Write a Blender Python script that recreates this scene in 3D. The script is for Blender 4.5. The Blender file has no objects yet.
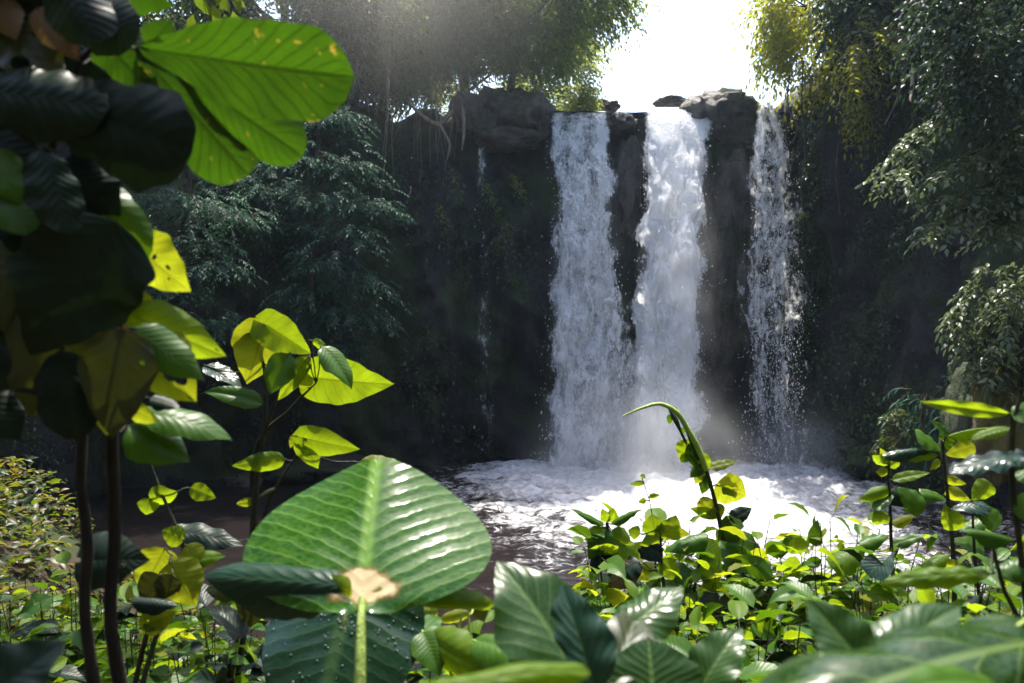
import bpy, math
import numpy as np
from mathutils import Vector, noise as mnoise

R = math.radians
S = bpy.context.scene
COL = S.collection

# ------------------------------------------------------------------ camera, sky, sun, exposure
F_PX = 796.4                      # 28 mm lens, 1024 px wide
CAM_Z = 3.5
cd = bpy.data.cameras.new('camera'); cam = bpy.data.objects.new('camera', cd); COL.objects.link(cam)
cam.location = (0, 0, CAM_Z); cam.rotation_euler = (R(90), 0, 0)
cd.lens = 28; cd.sensor_width = 36; cd.clip_start = 0.02; cd.clip_end = 2000
cd.dof.use_dof = True; cd.dof.focus_distance = 5.0; cd.dof.aperture_fstop = 4.5
S.camera = cam

SUN_EL, SUN_AZ = R(72), R(9)      # azimuth measured from +Y (the way the camera looks) towards +X
sun_dir = Vector((math.sin(SUN_AZ) * math.cos(SUN_EL), math.cos(SUN_AZ) * math.cos(SUN_EL), math.sin(SUN_EL)))
w = bpy.data.worlds.new('World'); S.world = w; w.use_nodes = True
wn = w.node_tree.nodes; wl = w.node_tree.links
sky = wn.new('ShaderNodeTexSky'); sky.sky_type = 'NISHITA'; sky.sun_disc = False
sky.sun_elevation = SUN_EL; sky.sun_rotation = SUN_AZ; sky.dust_density = 3.0; sky.air_density = 1.0
bg = wn['Background']; bg.inputs['Strength'].default_value = 0.15
wl.new(sky.outputs[0], bg.inputs['Color'])
sl = bpy.data.lights.new('sun', 'SUN'); sl.energy = 3.0; sl.angle = R(0.53); sl.color = (1.0, 0.94, 0.84)
so = bpy.data.objects.new('sun', sl); COL.objects.link(so)
so.rotation_euler = (-sun_dir).to_track_quat('-Z', 'Y').to_euler()
S.view_settings.view_transform = 'Standard'; S.view_settings.look = 'None'
S.view_settings.exposure = 2.0; S.view_settings.gamma = 1.0; S.view_settings.use_curve_mapping = False
cy = S.cycles
cy.use_denoising = True
try: cy.denoiser = 'OPENIMAGEDENOISE'
except Exception: pass
cy.max_bounces = 7; cy.diffuse_bounces = 4; cy.glossy_bounces = 2; cy.transmission_bounces = 3
cy.volume_bounces = 1; cy.transparent_max_bounces = 16; cy.sample_clamp_indirect = 4.0
cy.caustics_reflective = False; cy.caustics_refractive = False
cy.volume_step_rate = 1.0; cy.volume_max_steps = 128

# ------------------------------------------------------------------ helpers
def P(px, py, Y):
    return np.array([(px - 512) / F_PX * Y, Y, CAM_Z - (py - 341.5) / F_PX * Y])

def nz(x, y, z, oct=4, H=0.8):
    return mnoise.fractal(Vector((x, y, z)), H, 2.0, oct)

def unit(a):
    a = np.asarray(a, float)
    return a / np.maximum(np.linalg.norm(a, axis=-1, keepdims=True), 1e-9)

class MB:
    def __init__(s):
        s.V = []; s.F4 = []; s.UV = []; s.T = []; s.n = 0; s.A = []
    def add(s, V, F, UV=None, T=None, A=None):
        V = np.asarray(V, float).reshape(-1, 3); F = np.asarray(F, int)
        if F.shape[1] == 3: F = np.concatenate([F, -np.ones((len(F), 1), int) - s.n], 1)
        s.V.append(V); s.F4.append(F + s.n)
        s.UV.append(np.zeros((len(V), 2)) if UV is None else np.asarray(UV, float))
        s.T.append(np.zeros(len(V)) if T is None else np.broadcast_to(np.asarray(T, float), (len(V),)))
        s.A.append(np.zeros(len(V)) if A is None else np.broadcast_to(np.asarray(A, float), (len(V),)))
        s.n += len(V)
    def build(s, name, mat, parent=None, loc=None, smooth=True):
        """loc: world origin of the object; vertices are stored relative to it"""
        V = np.concatenate(s.V); F = np.concatenate(s.F4); UV = np.concatenate(s.UV)
        T = np.concatenate(s.T); A = np.concatenate(s.A)
        pl = np.zeros(3) if parent is None else np.array(parent.location)
        org = pl if loc is None else np.asarray(loc, float)
        V = V - org
        me = bpy.data.meshes.new(name)
        cnt = np.where(F[:, 3] >= 0, 4, 3)
        idx = F.reshape(-1); idx = idx[idx >= 0]
        st = np.concatenate([[0], np.cumsum(cnt)[:-1]])
        me.vertices.add(len(V)); me.vertices.foreach_set('co', V.astype(np.float32).ravel())
        me.loops.add(len(idx)); me.loops.foreach_set('vertex_index', idx.astype(np.int32))
        me.polygons.add(len(F)); me.polygons.foreach_set('loop_start', st.astype(np.int32))
        me.polygons.foreach_set('loop_total', cnt.astype(np.int32))
        me.polygons.foreach_set('use_smooth', np.full(len(F), smooth))
        uv = me.uv_layers.new(name='UVMap'); uv.data.foreach_set('uv', UV[idx].astype(np.float32).ravel())
        for nm, arr in (('tint', T), ('dens', A)):
            a = me.attributes.new(nm, 'FLOAT', 'POINT'); a.data.foreach_set('value', arr.astype(np.float32))
        me.update(calc_edges=True); me.validate()
        me.materials.append(mat)
        o = bpy.data.objects.new(name, me); COL.objects.link(o)
        if parent is not None: o.parent = parent
        o.location = org - pl
        return o

def tag(o, label=None, cat=None, group=None, kind=None):
    if label: o['label'] = label
    if cat: o['category'] = cat
    if group: o['group'] = group
    if kind: o['kind'] = kind
    return o

def thing(name, label, cat, loc, group=None):
    o = bpy.data.objects.new(name, None); COL.objects.link(o)
    o.location = [float(c) for c in loc]; o.empty_display_size = 0.2
    return tag(o, label, cat, group)

def spline(pts, n):
    """Catmull-Rom through pts (any dimension), n samples"""
    p = np.asarray(pts, float)
    if len(p) < 3:
        t = np.linspace(0, 1, n)[:, None]; return p[0] * (1 - t) + p[-1] * t
    d = np.maximum(np.linalg.norm(np.diff(p[:, :3], axis=0), axis=1), 1e-5); v = np.diff(p, axis=0) / d[:, None]
    m = np.concatenate([v[:1], (v[:-1] * d[1:, None] + v[1:] * d[:-1, None]) / (d[1:] + d[:-1])[:, None], v[-1:]])
    c = np.concatenate([[0], np.cumsum(d)]); q = np.linspace(0, c[-1], n)
    i = np.clip(np.searchsorted(c, q, 'right') - 1, 0, len(d) - 1); t = ((q - c[i]) / d[i])[:, None]; D = d[i][:, None]
    return (2 * t**3 - 3 * t**2 + 1) * p[i] + (t**3 - 2 * t**2 + t) * D * m[i] + (3 * t**2 - 2 * t**3) * p[i + 1] + (t**3 - t**2) * D * m[i + 1]

def tube(mb, pts, r, sides=7, n=None, bump=0.0, seed=0):
    n = n or max(4, len(pts) * 4)
    pr = np.concatenate([np.asarray(pts, float), np.broadcast_to(np.asarray(r, float), (len(pts),))[:, None]], 1)
    q = spline(pr, n); c = q[:, :3]; rad = np.maximum(q[:, 3], 1e-4)
    tan = unit(np.gradient(c, axis=0)); ref = np.array([0.31, 0.9, 0.2])
    a = unit(np.cross(tan, ref)); b = np.cross(tan, a)
    th = np.linspace(0, 2 * math.pi, sides, endpoint=False)
    rr = rad[:, None] * np.ones((1, sides))
    if bump:
        rg = np.random.default_rng(seed); rr = rr * (1 + bump * rg.normal(size=rr.shape))
    V = c[:, None] + rr[..., None] * (np.cos(th)[None, :, None] * a[:, None] + np.sin(th)[None, :, None] * b[:, None])
    i = np.arange(n - 1)[:, None]; j = np.arange(sides)[None]; jn = (j + 1) % sides
    Fq = np.stack([i * sides + j, i * sides + jn, (i + 1) * sides + jn, (i + 1) * sides + j], -1).reshape(-1, 4)
    u = np.linspace(0, 1, n)[:, None] * np.ones((1, sides))
    mb.add(V.reshape(-1, 3), Fq, np.stack([u, np.ones((n, 1)) * th[None] / 6.283], -1).reshape(-1, 2))

PROFILE = {'ovate': (.55, 1.0), 'obovate': (.95, .42), 'lance': (.8, .95), 'ellip': (.55, .55), 'heart': (.34, 1.05), 'strap': (.4, .4)}
def leaf_local(shape, nu, nv, fold=.1, arch=.08, side=.0, wave=.0, wf=3., ph=0., quilt=0., nve=9, tipcurl=0., jag=0., seed=0, und=.035):
    """unit-length leaf: x across in [-.5,.5]*profile (width 1), y along, z up; plus uv"""
    a, b = PROFILE[shape]; um = a / (a + b); pk = um ** a * (1 - um) ** b
    u = np.linspace(0, 1, nu + 1)[:, None] * np.ones((1, nv + 1)); v = np.linspace(-1, 1, nv + 1)[None] * np.ones((nu + 1, 1))
    uu = np.clip(u, 1e-4, 1 - 1e-4)
    wd = np.maximum(uu ** a * (1 - uu) ** b / pk, 0.012)
    if jag:
        rg = np.random.default_rng(seed); wd = wd * (1 + jag * rg.normal(size=(nu + 1, 1)) * (np.abs(v) > .8))
    wd = wd * (1 + und * np.sin(14.4 * u + ph * 3) + .6 * und * np.sin(32 * u + ph * 5 + (v > 0)))
    x = .5 * v * wd; y = u.copy(); av = np.abs(v)
    if shape == 'heart': y = y - .20 * av ** 1.3 * (1 - u) ** 5
    z = fold * av * wd * .5 + arch * 4 * u * (1 - u) - side * (v * wd) ** 2 - tipcurl * np.maximum(u - .7, 0) ** 2 * 4
    z = z + wave * np.sin(2 * math.pi * wf * u + ph + 1.1 * (v > 0)) * av ** 1.6 * np.minimum(wd * 1.5, 1)
    if quilt:
        phase = u * nve - av * 2.2
        z = z + quilt * (np.abs(2 * (phase - np.floor(phase)) - 1) ** .7) * (av * (1 - av) * 3) * wd
    return x, y, z, np.stack([u, v * .5 + .5], -1)

def grid_faces(nu, nv):
    i = np.arange(nu)[:, None]; j = np.arange(nv)[None]; W = nv + 1
    return np.stack([i * W + j, i * W + j + 1, (i + 1) * W + j + 1, (i + 1) * W + j], -1).reshape(-1, 4)

def frame_from(base, tip, nhint):
    yv = tip - base; L = np.linalg.norm(yv); yv = yv / L
    n = nhint - yv * np.dot(nhint, yv); n = unit(n)
    return L, np.cross(yv, n), yv, n

def put_leaf(mb, base, tip, width, nhint, shape='ovate', nu=16, nv=8, holes=(), tint=0., **kw):
    L, xv, yv, n = frame_from(np.asarray(base, float), np.asarray(tip, float), np.asarray(nhint, float))
    x, y, z, uv = leaf_local(shape, nu, nv, **kw)
    V = np.asarray(base) + (x * width)[..., None] * xv + (y * L)[..., None] * yv + (z * L)[..., None] * n
    Fc = grid_faces(nu, nv)
    if len(holes):
        c = uv.reshape(-1, 2)[Fc].mean(1); keep = np.ones(len(Fc), bool)
        for hu, hv, hr in holes: keep &= ((c[:, 0] - hu) ** 2 + ((c[:, 1] - hv) * width / L) ** 2) > hr * hr
        Fc = Fc[keep]
    mb.add(V.reshape(-1, 3), Fc, uv.reshape(-1, 2), tint)

def scatter(mb, pos, dirs, nrm, length, width, tint, shape='ovate', nu=3, nv=2, **kw):
    N = len(pos)
    if N == 0: return
    x, y, z, uv = leaf_local(shape, nu, nv, **kw)
    x = x.ravel(); y = y.ravel(); z = z.ravel()
    d = unit(dirs); n = unit(nrm - d * np.sum(nrm * d, -1, keepdims=True)); xv = np.cross(d, n)
    length = np.broadcast_to(length, (N,)); width = np.broadcast_to(width, (N,))
    V = pos[:, None] + (x[None] * width[:, None])[..., None] * xv[:, None] + (y[None] * length[:, None])[..., None] * d[:, None] \
        + (z[None] * length[:, None])[..., None] * n[:, None]
    Fc = grid_faces(nu, nv); K = len(x)
    Fa = (Fc[None] + (np.arange(N) * K)[:, None, None]).reshape(-1, 4)
    mb.add(V.reshape(-1, 3), Fa, np.tile(uv.reshape(-1, 2), (N, 1)), np.repeat(np.broadcast_to(tint, (N,)), K))

def sprays(mb, tw, starts, dirs, lens, k, ll, lw, rng, droop=.4, spread=.9, shape='ovate', tjit=.5, tb=None, twr=.006, flat=.5, nu=3, nv=2, ldroop=.25, **kw):
    """twigs with k leaves set alternately along each; tw = MB for the twigs (or None)"""
    starts = np.asarray(starts, float); N = len(starts)
    d = unit(dirs); up = np.array([0, 0, 1.]); lens = np.broadcast_to(lens, (N,))
    t = np.linspace(.15, 1, k)
    side = unit(np.cross(d, up) + 1e-6)
    Pm = starts[:, None] + d[:, None] * (t[None] * lens[:, None])[..., None] - up * (droop * t[None] ** 2 * lens[:, None])[..., None]
    tan = unit(d[:, None] - up * (2 * droop * t)[None, :, None])
    sg = np.where(np.arange(k) % 2 == 0, 1., -1.)[None, :, None]
    fw = np.where(np.arange(k) == k - 1, 1.5, .55)[None, :, None]
    ld = tan * fw + side[:, None] * sg * spread * np.where(np.arange(k) == k - 1, .15, 1)[None, :, None] + rng.normal(size=(N, k, 3)) * .22
    ld[..., 2] -= ldroop
    nr = up[None, None] * 1.0 + rng.normal(size=(N, k, 3)) * flat
    sz = ll * rng.uniform(.6, 1.15, (N, k))
    tb = np.zeros(N) if tb is None else tb
    ti = np.clip(tb[:, None] + rng.normal(size=(N, k)) * tjit * .5, -1, 1)
    scatter(mb, Pm.reshape(-1, 3), ld.reshape(-1, 3), nr.reshape(-1, 3), sz.ravel(), (sz * lw / ll).ravel(), ti.ravel(), shape, nu, nv, **kw)
    if tw is not None:
        for i in range(N):
            q = np.concatenate([starts[i:i + 1], Pm[i, [k // 2, k - 1]]])
            tube(tw, q, [twr, twr * .7, twr * .3], 4, 5)

# ------------------------------------------------------------------ materials
def mat_new(name):
    m = bpy.data.materials.new(name); m.use_nodes = True; nt = m.node_tree
    for n in list(nt.nodes): nt.nodes.remove(n)
    return m, nt, nt.nodes, nt.links
class NT:
    def __init__(s, nt): s.nt = nt; s.N = nt.nodes; s.L = nt.links
    def _in(s, sock, v):
        if hasattr(v, 'is_linked') or isinstance(v, bpy.types.NodeSocket): s.L.new(v, sock)
        elif v is not None: sock.default_value = v if not (isinstance(v, tuple) and len(v) == 3 and sock.type == 'RGBA') else (*v, 1)
    def m(s, op, a, b=None, c=None, clamp=False):
        n = s.N.new('ShaderNodeMath'); n.operation = op; n.use_clamp = clamp
        for i, v in enumerate((a, b, c)):
            if v is not None: s._in(n.inputs[i], v)
        return n.outputs[0]
    def mr(s, v, a, b, c=0., d=1., smooth=True):
        n = s.N.new('ShaderNodeMapRange'); n.interpolation_type = 'SMOOTHSTEP' if smooth else 'LINEAR'
        s._in(n.inputs[0], v)
        for i, x in enumerate((a, b, c, d)): s._in(n.inputs[i + 1], x)
        return n.outputs[0]
    def mix(s, f, a, b):
        n = s.N.new('ShaderNodeMix'); n.data_type = 'RGBA'
        s._in(n.inputs[0], f); s._in(n.inputs[6], a); s._in(n.inputs[7], b); return n.outputs[2]
    def noise(s, vec, scale, detail=4, rough=.55, dist=0., ntype=None, w=None):
        n = s.N.new('ShaderNodeTexNoise')
        if w is not None: n.noise_dimensions = '4D'; s._in(n.inputs['W'], w)
        if ntype: n.noise_type = ntype
        if vec is not None: s.L.new(vec, n.inputs['Vector'])
        n.inputs['Scale'].default_value = scale; n.inputs['Detail'].default_value = detail
        n.inputs['Roughness'].default_value = rough; n.inputs['Distortion'].default_value = dist
        return n.outputs[0]
    def attr(s, name):
        n = s.N.new('ShaderNodeAttribute'); n.attribute_name = name; return n.outputs['Fac']
    def geo_pos(s): return s.N.new('ShaderNodeNewGeometry').outputs['Position']
    def geo_n(s): return s.N.new('ShaderNodeNewGeometry').outputs['Normal']
    def scale(s, vec, xyz):
        n = s.N.new('ShaderNodeMapping'); s.L.new(vec, n.inputs[0]); n.inputs['Scale'].default_value = xyz; return n.outputs[0]
    def xyz(s, vec):
        n = s.N.new('ShaderNodeSeparateXYZ'); s.L.new(vec, n.inputs[0]); return n.outputs
    def bump(s, h, strength, dist=.02):
        n = s.N.new('ShaderNodeBump'); s.L.new(h, n.inputs['Height']); n.inputs['Strength'].default_value = strength
        n.inputs['Distance'].default_value = dist; return n.outputs[0]
    def pbsdf(s, col, rough=.5, normal=None, spec=.5, **kw):
        n = s.N.new('ShaderNodeBsdfPrincipled'); s._in(n.inputs['Base Color'], col); s._in(n.inputs['Roughness'], rough)
        s._in(n.inputs['Specular IOR Level'], spec)
        if normal is not None: s.L.new(normal, n.inputs['Normal'])
        return n.outputs[0]
    def sh(s, typ, **kw):
        n = s.N.new(typ)
        for k, v in kw.items(): s._in(n.inputs[k], v)
        return n.outputs[0]
    def mixsh(s, f, a, b):
        n = s.N.new('ShaderNodeMixShader'); s._in(n.inputs[0], f); s.L.new(a, n.inputs[1]); s.L.new(b, n.inputs[2]); return n.outputs[0]
    def out(s, sh, vol=None):
        n = s.N.new('ShaderNodeOutputMaterial')
        if sh is not None: s.L.new(sh, n.inputs['Surface'])
        if vol is not None: s.L.new(vol, n.inputs['Volume'])

def leaf_mat(name, c1, c2, tr, tfac=.45, rough=.35, vein=(.08, .14, .03), vcon=.4, nv=11., k=2.2, bump=.2, spot=None, spec=.5, vdark=.75, blotch=None, lwid=.09):
    """c1..c2: reflectance range by leaf, tr: colour the sun takes in passing through"""
    m, nt, _, _ = mat_new(name); g = NT(nt)
    uvn = nt.nodes.new('ShaderNodeUVMap'); uvn.uv_map = 'UVMap'
    x = g.xyz(uvn.outputs[0]); u, v = x[0], x[1]
    av = g.m('ABSOLUTE', g.m('SUBTRACT', g.m('MULTIPLY', v, 2.), 1.))
    wob = g.noise(g.geo_pos(), 25., 2)
    ph = g.m('ADD', g.m('SUBTRACT', g.m('MULTIPLY', u, nv), g.m('MULTIPLY', g.m('POWER', av, .8), k)), g.m('MULTIPLY', wob, .7))
    pp = g.m('PINGPONG', ph, .5)
    fv = nt.nodes.new('ShaderNodeTexVoronoi'); fv.feature = 'DISTANCE_TO_EDGE'; fv.inputs['Scale'].default_value = 1.
    nt.links.new(g.scale(uvn.outputs[0], (34, 24, 1)), fv.inputs['Vector']); ret = g.mr(fv.outputs[0], .02, .16, .28, 0.)
    line = g.mr(pp, .01, lwid, 1., 0.)
    mid = g.mr(av, .02, .08, 1., 0.)
    vm = g.m('MAXIMUM', g.m('MAXIMUM', g.m('MULTIPLY', line, .8), mid), ret)
    big = g.noise(g.geo_pos(), 9., 4)
    fine = g.noise(g.geo_pos(), 60., 3)
    tint = g.attr('tint')
    f = g.m('ADD', g.m('ADD', g.m('MULTIPLY', tint, .5), .5), g.m('MULTIPLY', g.m('SUBTRACT', big, .5), .9), clamp=True)
    base = g.mix(f, c1, c2)
    col = g.mix(g.m('MULTIPLY', vm, vcon), base, vein)
    trv = g.mix(f, tuple(t * .75 for t in tr), tr)
    trc = g.mix(g.m('MULTIPLY', vm, vdark), trv, tuple(t * .25 for t in tr))
    trc = g.mix(g.mr(fine, .3, .75, 0., .35), trc, tuple(t * .6 for t in tr))
    if spot:
        sp = g.mr(g.noise(g.geo_pos(), 30., 5, .7), .62, .70)
        col = g.mix(sp, col, spot); trc = g.mix(sp, trc, tuple(s * .8 for s in spot))
    if blotch:       # bleached patch round the stalk, a mark on the leaf itself
        d = g.m('ADD', g.m('POWER', g.m('MULTIPLY', g.m('SUBTRACT', u, blotch[0]), 1.2), 2.), g.m('POWER', g.m('MULTIPLY', g.m('SUBTRACT', v, blotch[1]), blotch[3]), 2.))
        bd = g.m('ADD', g.m('SQRT', d), g.m('ADD', g.m('MULTIPLY', g.m('SUBTRACT', big, .5), .12), g.m('MULTIPLY', g.m('SUBTRACT', g.noise(g.geo_pos(), 38., 3), .5), .16)))
        col = g.mix(g.mr(bd, blotch[2] + .01, blotch[2] + .045, .8, 0.), col, (.16, .10, .02)); bl = g.mr(bd, blotch[2] - .015, blotch[2] + .02, 1., 0.)
        col = g.mix(bl, col, g.mix(fine, (.40, .30, .15), (.62, .50, .30))); trc = g.mix(bl, trc, (.35, .28, .12))
    h = g.m('ADD', g.m('MULTIPLY', g.m('POWER', pp, .6), -1.0), g.m('MULTIPLY', fine, .25))
    nrm = g.bump(h, bump, .005) if bump else None
    rr = g.m('ADD', rough - .1, g.m('MULTIPLY', big, .2))
    p = g.pbsdf(col, rr, nrm, spec)
    t = g.sh('ShaderNodeBsdfTranslucent', Color=trc)
    g.out(g.mixsh(tfac, p, t)); return m

def foliage_mat(name, c1, c2, tr, tfac=.4, rough=.45, spec=.4):
    m, nt, _, _ = mat_new(name); g = NT(nt)
    tint = g.attr('tint'); n = g.noise(g.geo_pos(), .9, 3)
    f = g.m('ADD', g.m('ADD', g.m('MULTIPLY', tint, .5), .5), g.m('MULTIPLY', g.m('SUBTRACT', n, .5), .8), clamp=True)
    p = g.pbsdf(g.mix(f, c1, c2), rough, None, spec)
    t = g.sh('ShaderNodeBsdfTranslucent', Color=g.mix(f, tuple(x * .7 for x in tr), tr))
    g.out(g.mixsh(tfac, p, t)); return m

def bark_mat(name, c1, c2, sc=20., rough=.8):
    m, nt, _, _ = mat_new(name); g = NT(nt)
    n = g.noise(g.scale(g.geo_pos(), (1, 1, .35)), sc, 5, .65)
    g.out(g.pbsdf(g.mix(g.mr(n, .3, .7), c1, c2), rough, g.bump(n, .6, .02), .3)); return m

def rock_mat(name, c1, c2, moss=.4, wet=.5, mosscol=(.035, .055, .012), sc=1.):
    m, nt, _, _ = mat_new(name); g = NT(nt); pos = g.geo_pos()
    n1 = g.noise(g.scale(pos, (1, 1, .45)), 1.1 * sc, 7, .62, .3); n2 = g.noise(pos, 7. * sc, 6, .65)
    n3 = g.noise(pos, .35 * sc, 4); n4 = g.noise(pos, 28. * sc, 4, .7)
    col = g.mix(g.mr(n1, .3, .7), c1, c2)
    col = g.mix(g.mr(n2, .45, .75, 0., .6), col, tuple(c * .45 for c in c1))
    nz_ = g.xyz(g.geo_n())[2]
    ms = g.m('MULTIPLY', g.mr(g.m('ADD', g.m('ADD', n3, g.m('MULTIPLY', n2, .35)), g.m('MULTIPLY', nz_, .12)), .72 - moss * .4, .86 - moss * .4), .9)
    col = g.mix(ms, col, g.mix(n4, tuple(c * .5 for c in mosscol), mosscol))
    rough = g.m('ADD', g.m('MULTIPLY', g.mr(n3, .35, .65), .35), .75 - .45 * wet)
    h = g.m('ADD', g.m('ADD', g.m('MULTIPLY', n1, 1.), g.m('MULTIPLY', n2, .35)), g.m('MULTIPLY', n4, .12))
    g.out(g.pbsdf(col, rough, g.bump(h, .9, .25), .45)); return m

M = {}
M['glow'] = leaf_mat('leaf bright green', (.022, .055, .008), (.035, .075, .010), (.040, .105, .003), .5, .42, spot=(.35, .24, .03), nv=12, k=3., vdark=.95, lwid=.17)
M['yellow'] = leaf_mat('leaf yellow', (.10, .13, .008), (.16, .17, .010), (.44, .50, .014), .55, .5, spec=.2, nv=8, k=1.8, vdark=.6, spot=(.30, .16, .03))
M['lime'] = leaf_mat('leaf lime', (.060, .125, .006), (.095, .160, .008), (.36, .50, .010), .5, .5, spec=.2, nv=8, k=1.6, vdark=.7)
M['dark'] = leaf_mat('leaf dark', (.005, .013, .009), (.009, .021, .011), (.012, .03, .006), .10, .42, nv=10, vcon=.12, bump=.2, spec=.18, vein=(.02, .035, .015))
M['mid'] = leaf_mat('leaf mid green', (.024, .078, .006), (.046, .112, .008), (.13, .26, .006), .36, .40, nv=11, bump=.15, spec=.22)
M['olive'] = leaf_mat('leaf olive', (.018, .024, .004), (.03, .034, .005), (.06, .07, .004), .3, .42, nv=8, vcon=.3)
M['ribbed'] = leaf_mat('leaf ribbed deep green', (.006, .026, .003), (.012, .040, .005), (.05, .11, .005), .25, .27, vein=(.13, .20, .05), vcon=.6, nv=6, k=2., bump=.3, spec=.26)
M['deep'] = leaf_mat('leaf deep green', (.007, .030, .004), (.014, .044, .006), (.05, .11, .005), .22, .27, vein=(.10, .17, .04), vcon=.6, nv=9, k=3., bump=.2, spec=.24)
M['brown'] = leaf_mat('leaf brown', (.10, .055, .02), (.16, .09, .03), (.22, .12, .02), .3, .6, nv=8, vcon=.2)
M['taro'] = leaf_mat('leaf big glossy', (.008, .048, .004), (.018, .080, .006), (.16, .32, .012), .3, .17, vein=(.15, .28, .05), vcon=.8, nv=10, k=4.6, bump=.25, spec=.30, blotch=(.05, .5, .105, .85))
M['wet'] = leaf_mat('leaf wet dark', (.005, .022, .014), (.009, .034, .019), (.03, .09, .02), .2, .24, vein=(.05, .10, .035), vcon=.5, nv=8, k=3., bump=.25, spec=.32)
M['fol_olive'] = foliage_mat('foliage olive', (.026, .042, .008), (.058, .078, .014), (.32, .40, .05), .45)
M['fol_light'] = foliage_mat('foliage pale green', (.05, .075, .018), (.12, .15, .04), (.42, .48, .10), .45)
M['fol_teal'] = foliage_mat('foliage blue green', (.012, .046, .032), (.026, .080, .052), (.05, .14, .07), .35, .55, .22)
M['fol_yel'] = foliage_mat('foliage sunlit yellow', (.05, .065, .008), (.12, .12, .012), (.56, .58, .03), .5)
M['fol_dark'] = foliage_mat('foliage dark', (.012, .026, .014), (.028, .050, .024), (.05, .09, .03), .3, .42, .2)
M['fol_grey'] = foliage_mat('foliage grey green', (.045, .08, .04), (.15, .18, .10), (.16, .22, .08), .3, .38, .3)
M['fol_mid'] = foliage_mat('foliage undergrowth', (.012, .030, .006), (.032, .055, .009), (.15, .22, .012), .42)
M['cover'] = foliage_mat('ground cover leaves', (.030, .034, .007), (.085, .055, .016), (.24, .22, .02), .4)
M['bark'] = bark_mat('bark', (.030, .024, .018), (.09, .075, .055), 9.)
M['bark_dark'] = bark_mat('bark dark', (.008, .007, .006), (.022, .018, .013), 40.)
M['root'] = bark_mat('pale root wood', (.14, .10, .07), (.30, .23, .17), 14.)
M['stem'] = bark_mat('green stem', (.035, .055, .012), (.07, .10, .022), 30., .5)
M['stem_dark'] = bark_mat('dark stem', (.014, .018, .010), (.035, .032, .016), 40., .6)
M['stem_pale'] = bark_mat('pale green stem', (.22, .32, .06), (.36, .46, .12), 30., .45)
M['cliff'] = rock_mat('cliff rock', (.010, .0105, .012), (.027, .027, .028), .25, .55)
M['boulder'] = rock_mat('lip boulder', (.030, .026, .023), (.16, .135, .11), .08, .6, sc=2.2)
M['mossrock'] = rock_mat('mossy rock', (.05, .042, .028), (.10, .085, .05), .62, .2, (.15, .13, .018), sc=2.5)

def ground_mat():
    m, nt, _, _ = mat_new('forest soil'); g = NT(nt); p = g.geo_pos()
    n = g.noise(p, 3., 6, .65); n2 = g.noise(p, .6, 4)
    c = g.mix(n, (.018, .013, .009), (.055, .040, .024)); c = g.mix(g.mr(n2, .45, .6), c, (.022, .032, .010))
    g.out(g.pbsdf(c, .9, g.bump(n, .8, .1), .2)); return m
M['ground'] = ground_mat()

def fall_mat():
    m, nt, _, _ = mat_new('falling water'); g = NT(nt); p = g.geo_pos()
    seed = g.attr('tint'); den = g.attr('dens')
    a = g.noise(g.scale(p, (1, 1, .42)), 2.6, 5, .62, .5, w=seed)
    b = g.noise(g.scale(p, (1, 1, .48)), 10., 5, .66, .3, w=seed)
    c = g.noise(g.scale(p, (1, 1, .07)), 6., 3, .55, w=seed)
    f = g.m('ADD', g.m('ADD', g.m('MULTIPLY', a, 1.2), g.m('MULTIPLY', b, 1.1)), g.m('MULTIPLY', c, .95))   # mean about 1.02
    al = g.mr(g.m('ADD', g.m('SUBTRACT', f, 1.60), g.m('SUBTRACT', g.m('MULTIPLY', den, .72), .40)), -.20, .30)
    al = g.m('MULTIPLY', g.m('MULTIPLY', al, .93), g.mr(den, .0, .22))
    d = g.pbsdf((.95, .955, .96), .45, g.bump(b, .7, .12), .3)
    t = g.sh('ShaderNodeBsdfTranslucent', Color=(.94, .95, .96))
    g.out(g.mixsh(al, g.sh('ShaderNodeBsdfTransparent'), g.mixsh(.6, d, t))); return m
M['fall'] = fall_mat()
def drop_mat():
    m, nt, _, _ = mat_new('water spray'); g = NT(nt)
    g.out(g.mixsh(.45, g.pbsdf((.95, .95, .96), .3), g.sh('ShaderNodeBsdfTranslucent', Color=(.86, .88, .90)))); return m
M['drop'] = drop_mat()
def pool_mat():
    m, nt, _, _ = mat_new('pool water'); g = NT(nt); p = g.geo_pos()
    den = g.attr('dens')
    n1 = g.noise(p, 1.1, 7, .66, .8); n2 = g.noise(g.scale(p, (1, 1.5, 1)), 5., 6, .7, .4)
    rid = g.noise(g.scale(p, (.7, 1.3, 1)), 1.5, 6, .6, 1.2)
    lines = g.mr(g.m('ABSOLUTE', g.m('SUBTRACT', rid, .5)), .0, .045, 1., 0.)
    f = g.m('ADD', g.m('ADD', g.m('MULTIPLY', n1, .8), g.m('MULTIPLY', n2, .6)), g.m('MULTIPLY', lines, .16))   # ~ .7
    foam = g.mr(g.m('ADD', g.m('SUBTRACT', f, .74), g.m('SUBTRACT', g.m('MULTIPLY', den, .80), .42)), -.10, .34)
    foam = g.m('MULTIPLY', foam, g.mr(den, .01, .12))
    col = g.mix(foam, g.mix(n1, (.010, .0078, .0078), (.020, .0155, .0155)), g.mix(g.mr(n2, .35, .65), (.26, .27, .29), (.48, .48, .50)))
    rough = g.m('ADD', .10, g.m('MULTIPLY', foam, .45))
    h = g.m('ADD', g.m('MULTIPLY', n2, .5), g.m('ADD', g.m('MULTIPLY', n1, .8), g.m('MULTIPLY', foam, .25)))
    g.out(g.pbsdf(col, rough, g.bump(h, .32, .08), .5)); return m
M['pool'] = pool_mat()
def glass_drop():
    m, nt, _, _ = mat_new('water bead'); g = NT(nt)
    g.out(g.pbsdf((.05, .07, .06), .04, None, 1.)); return m
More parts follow.
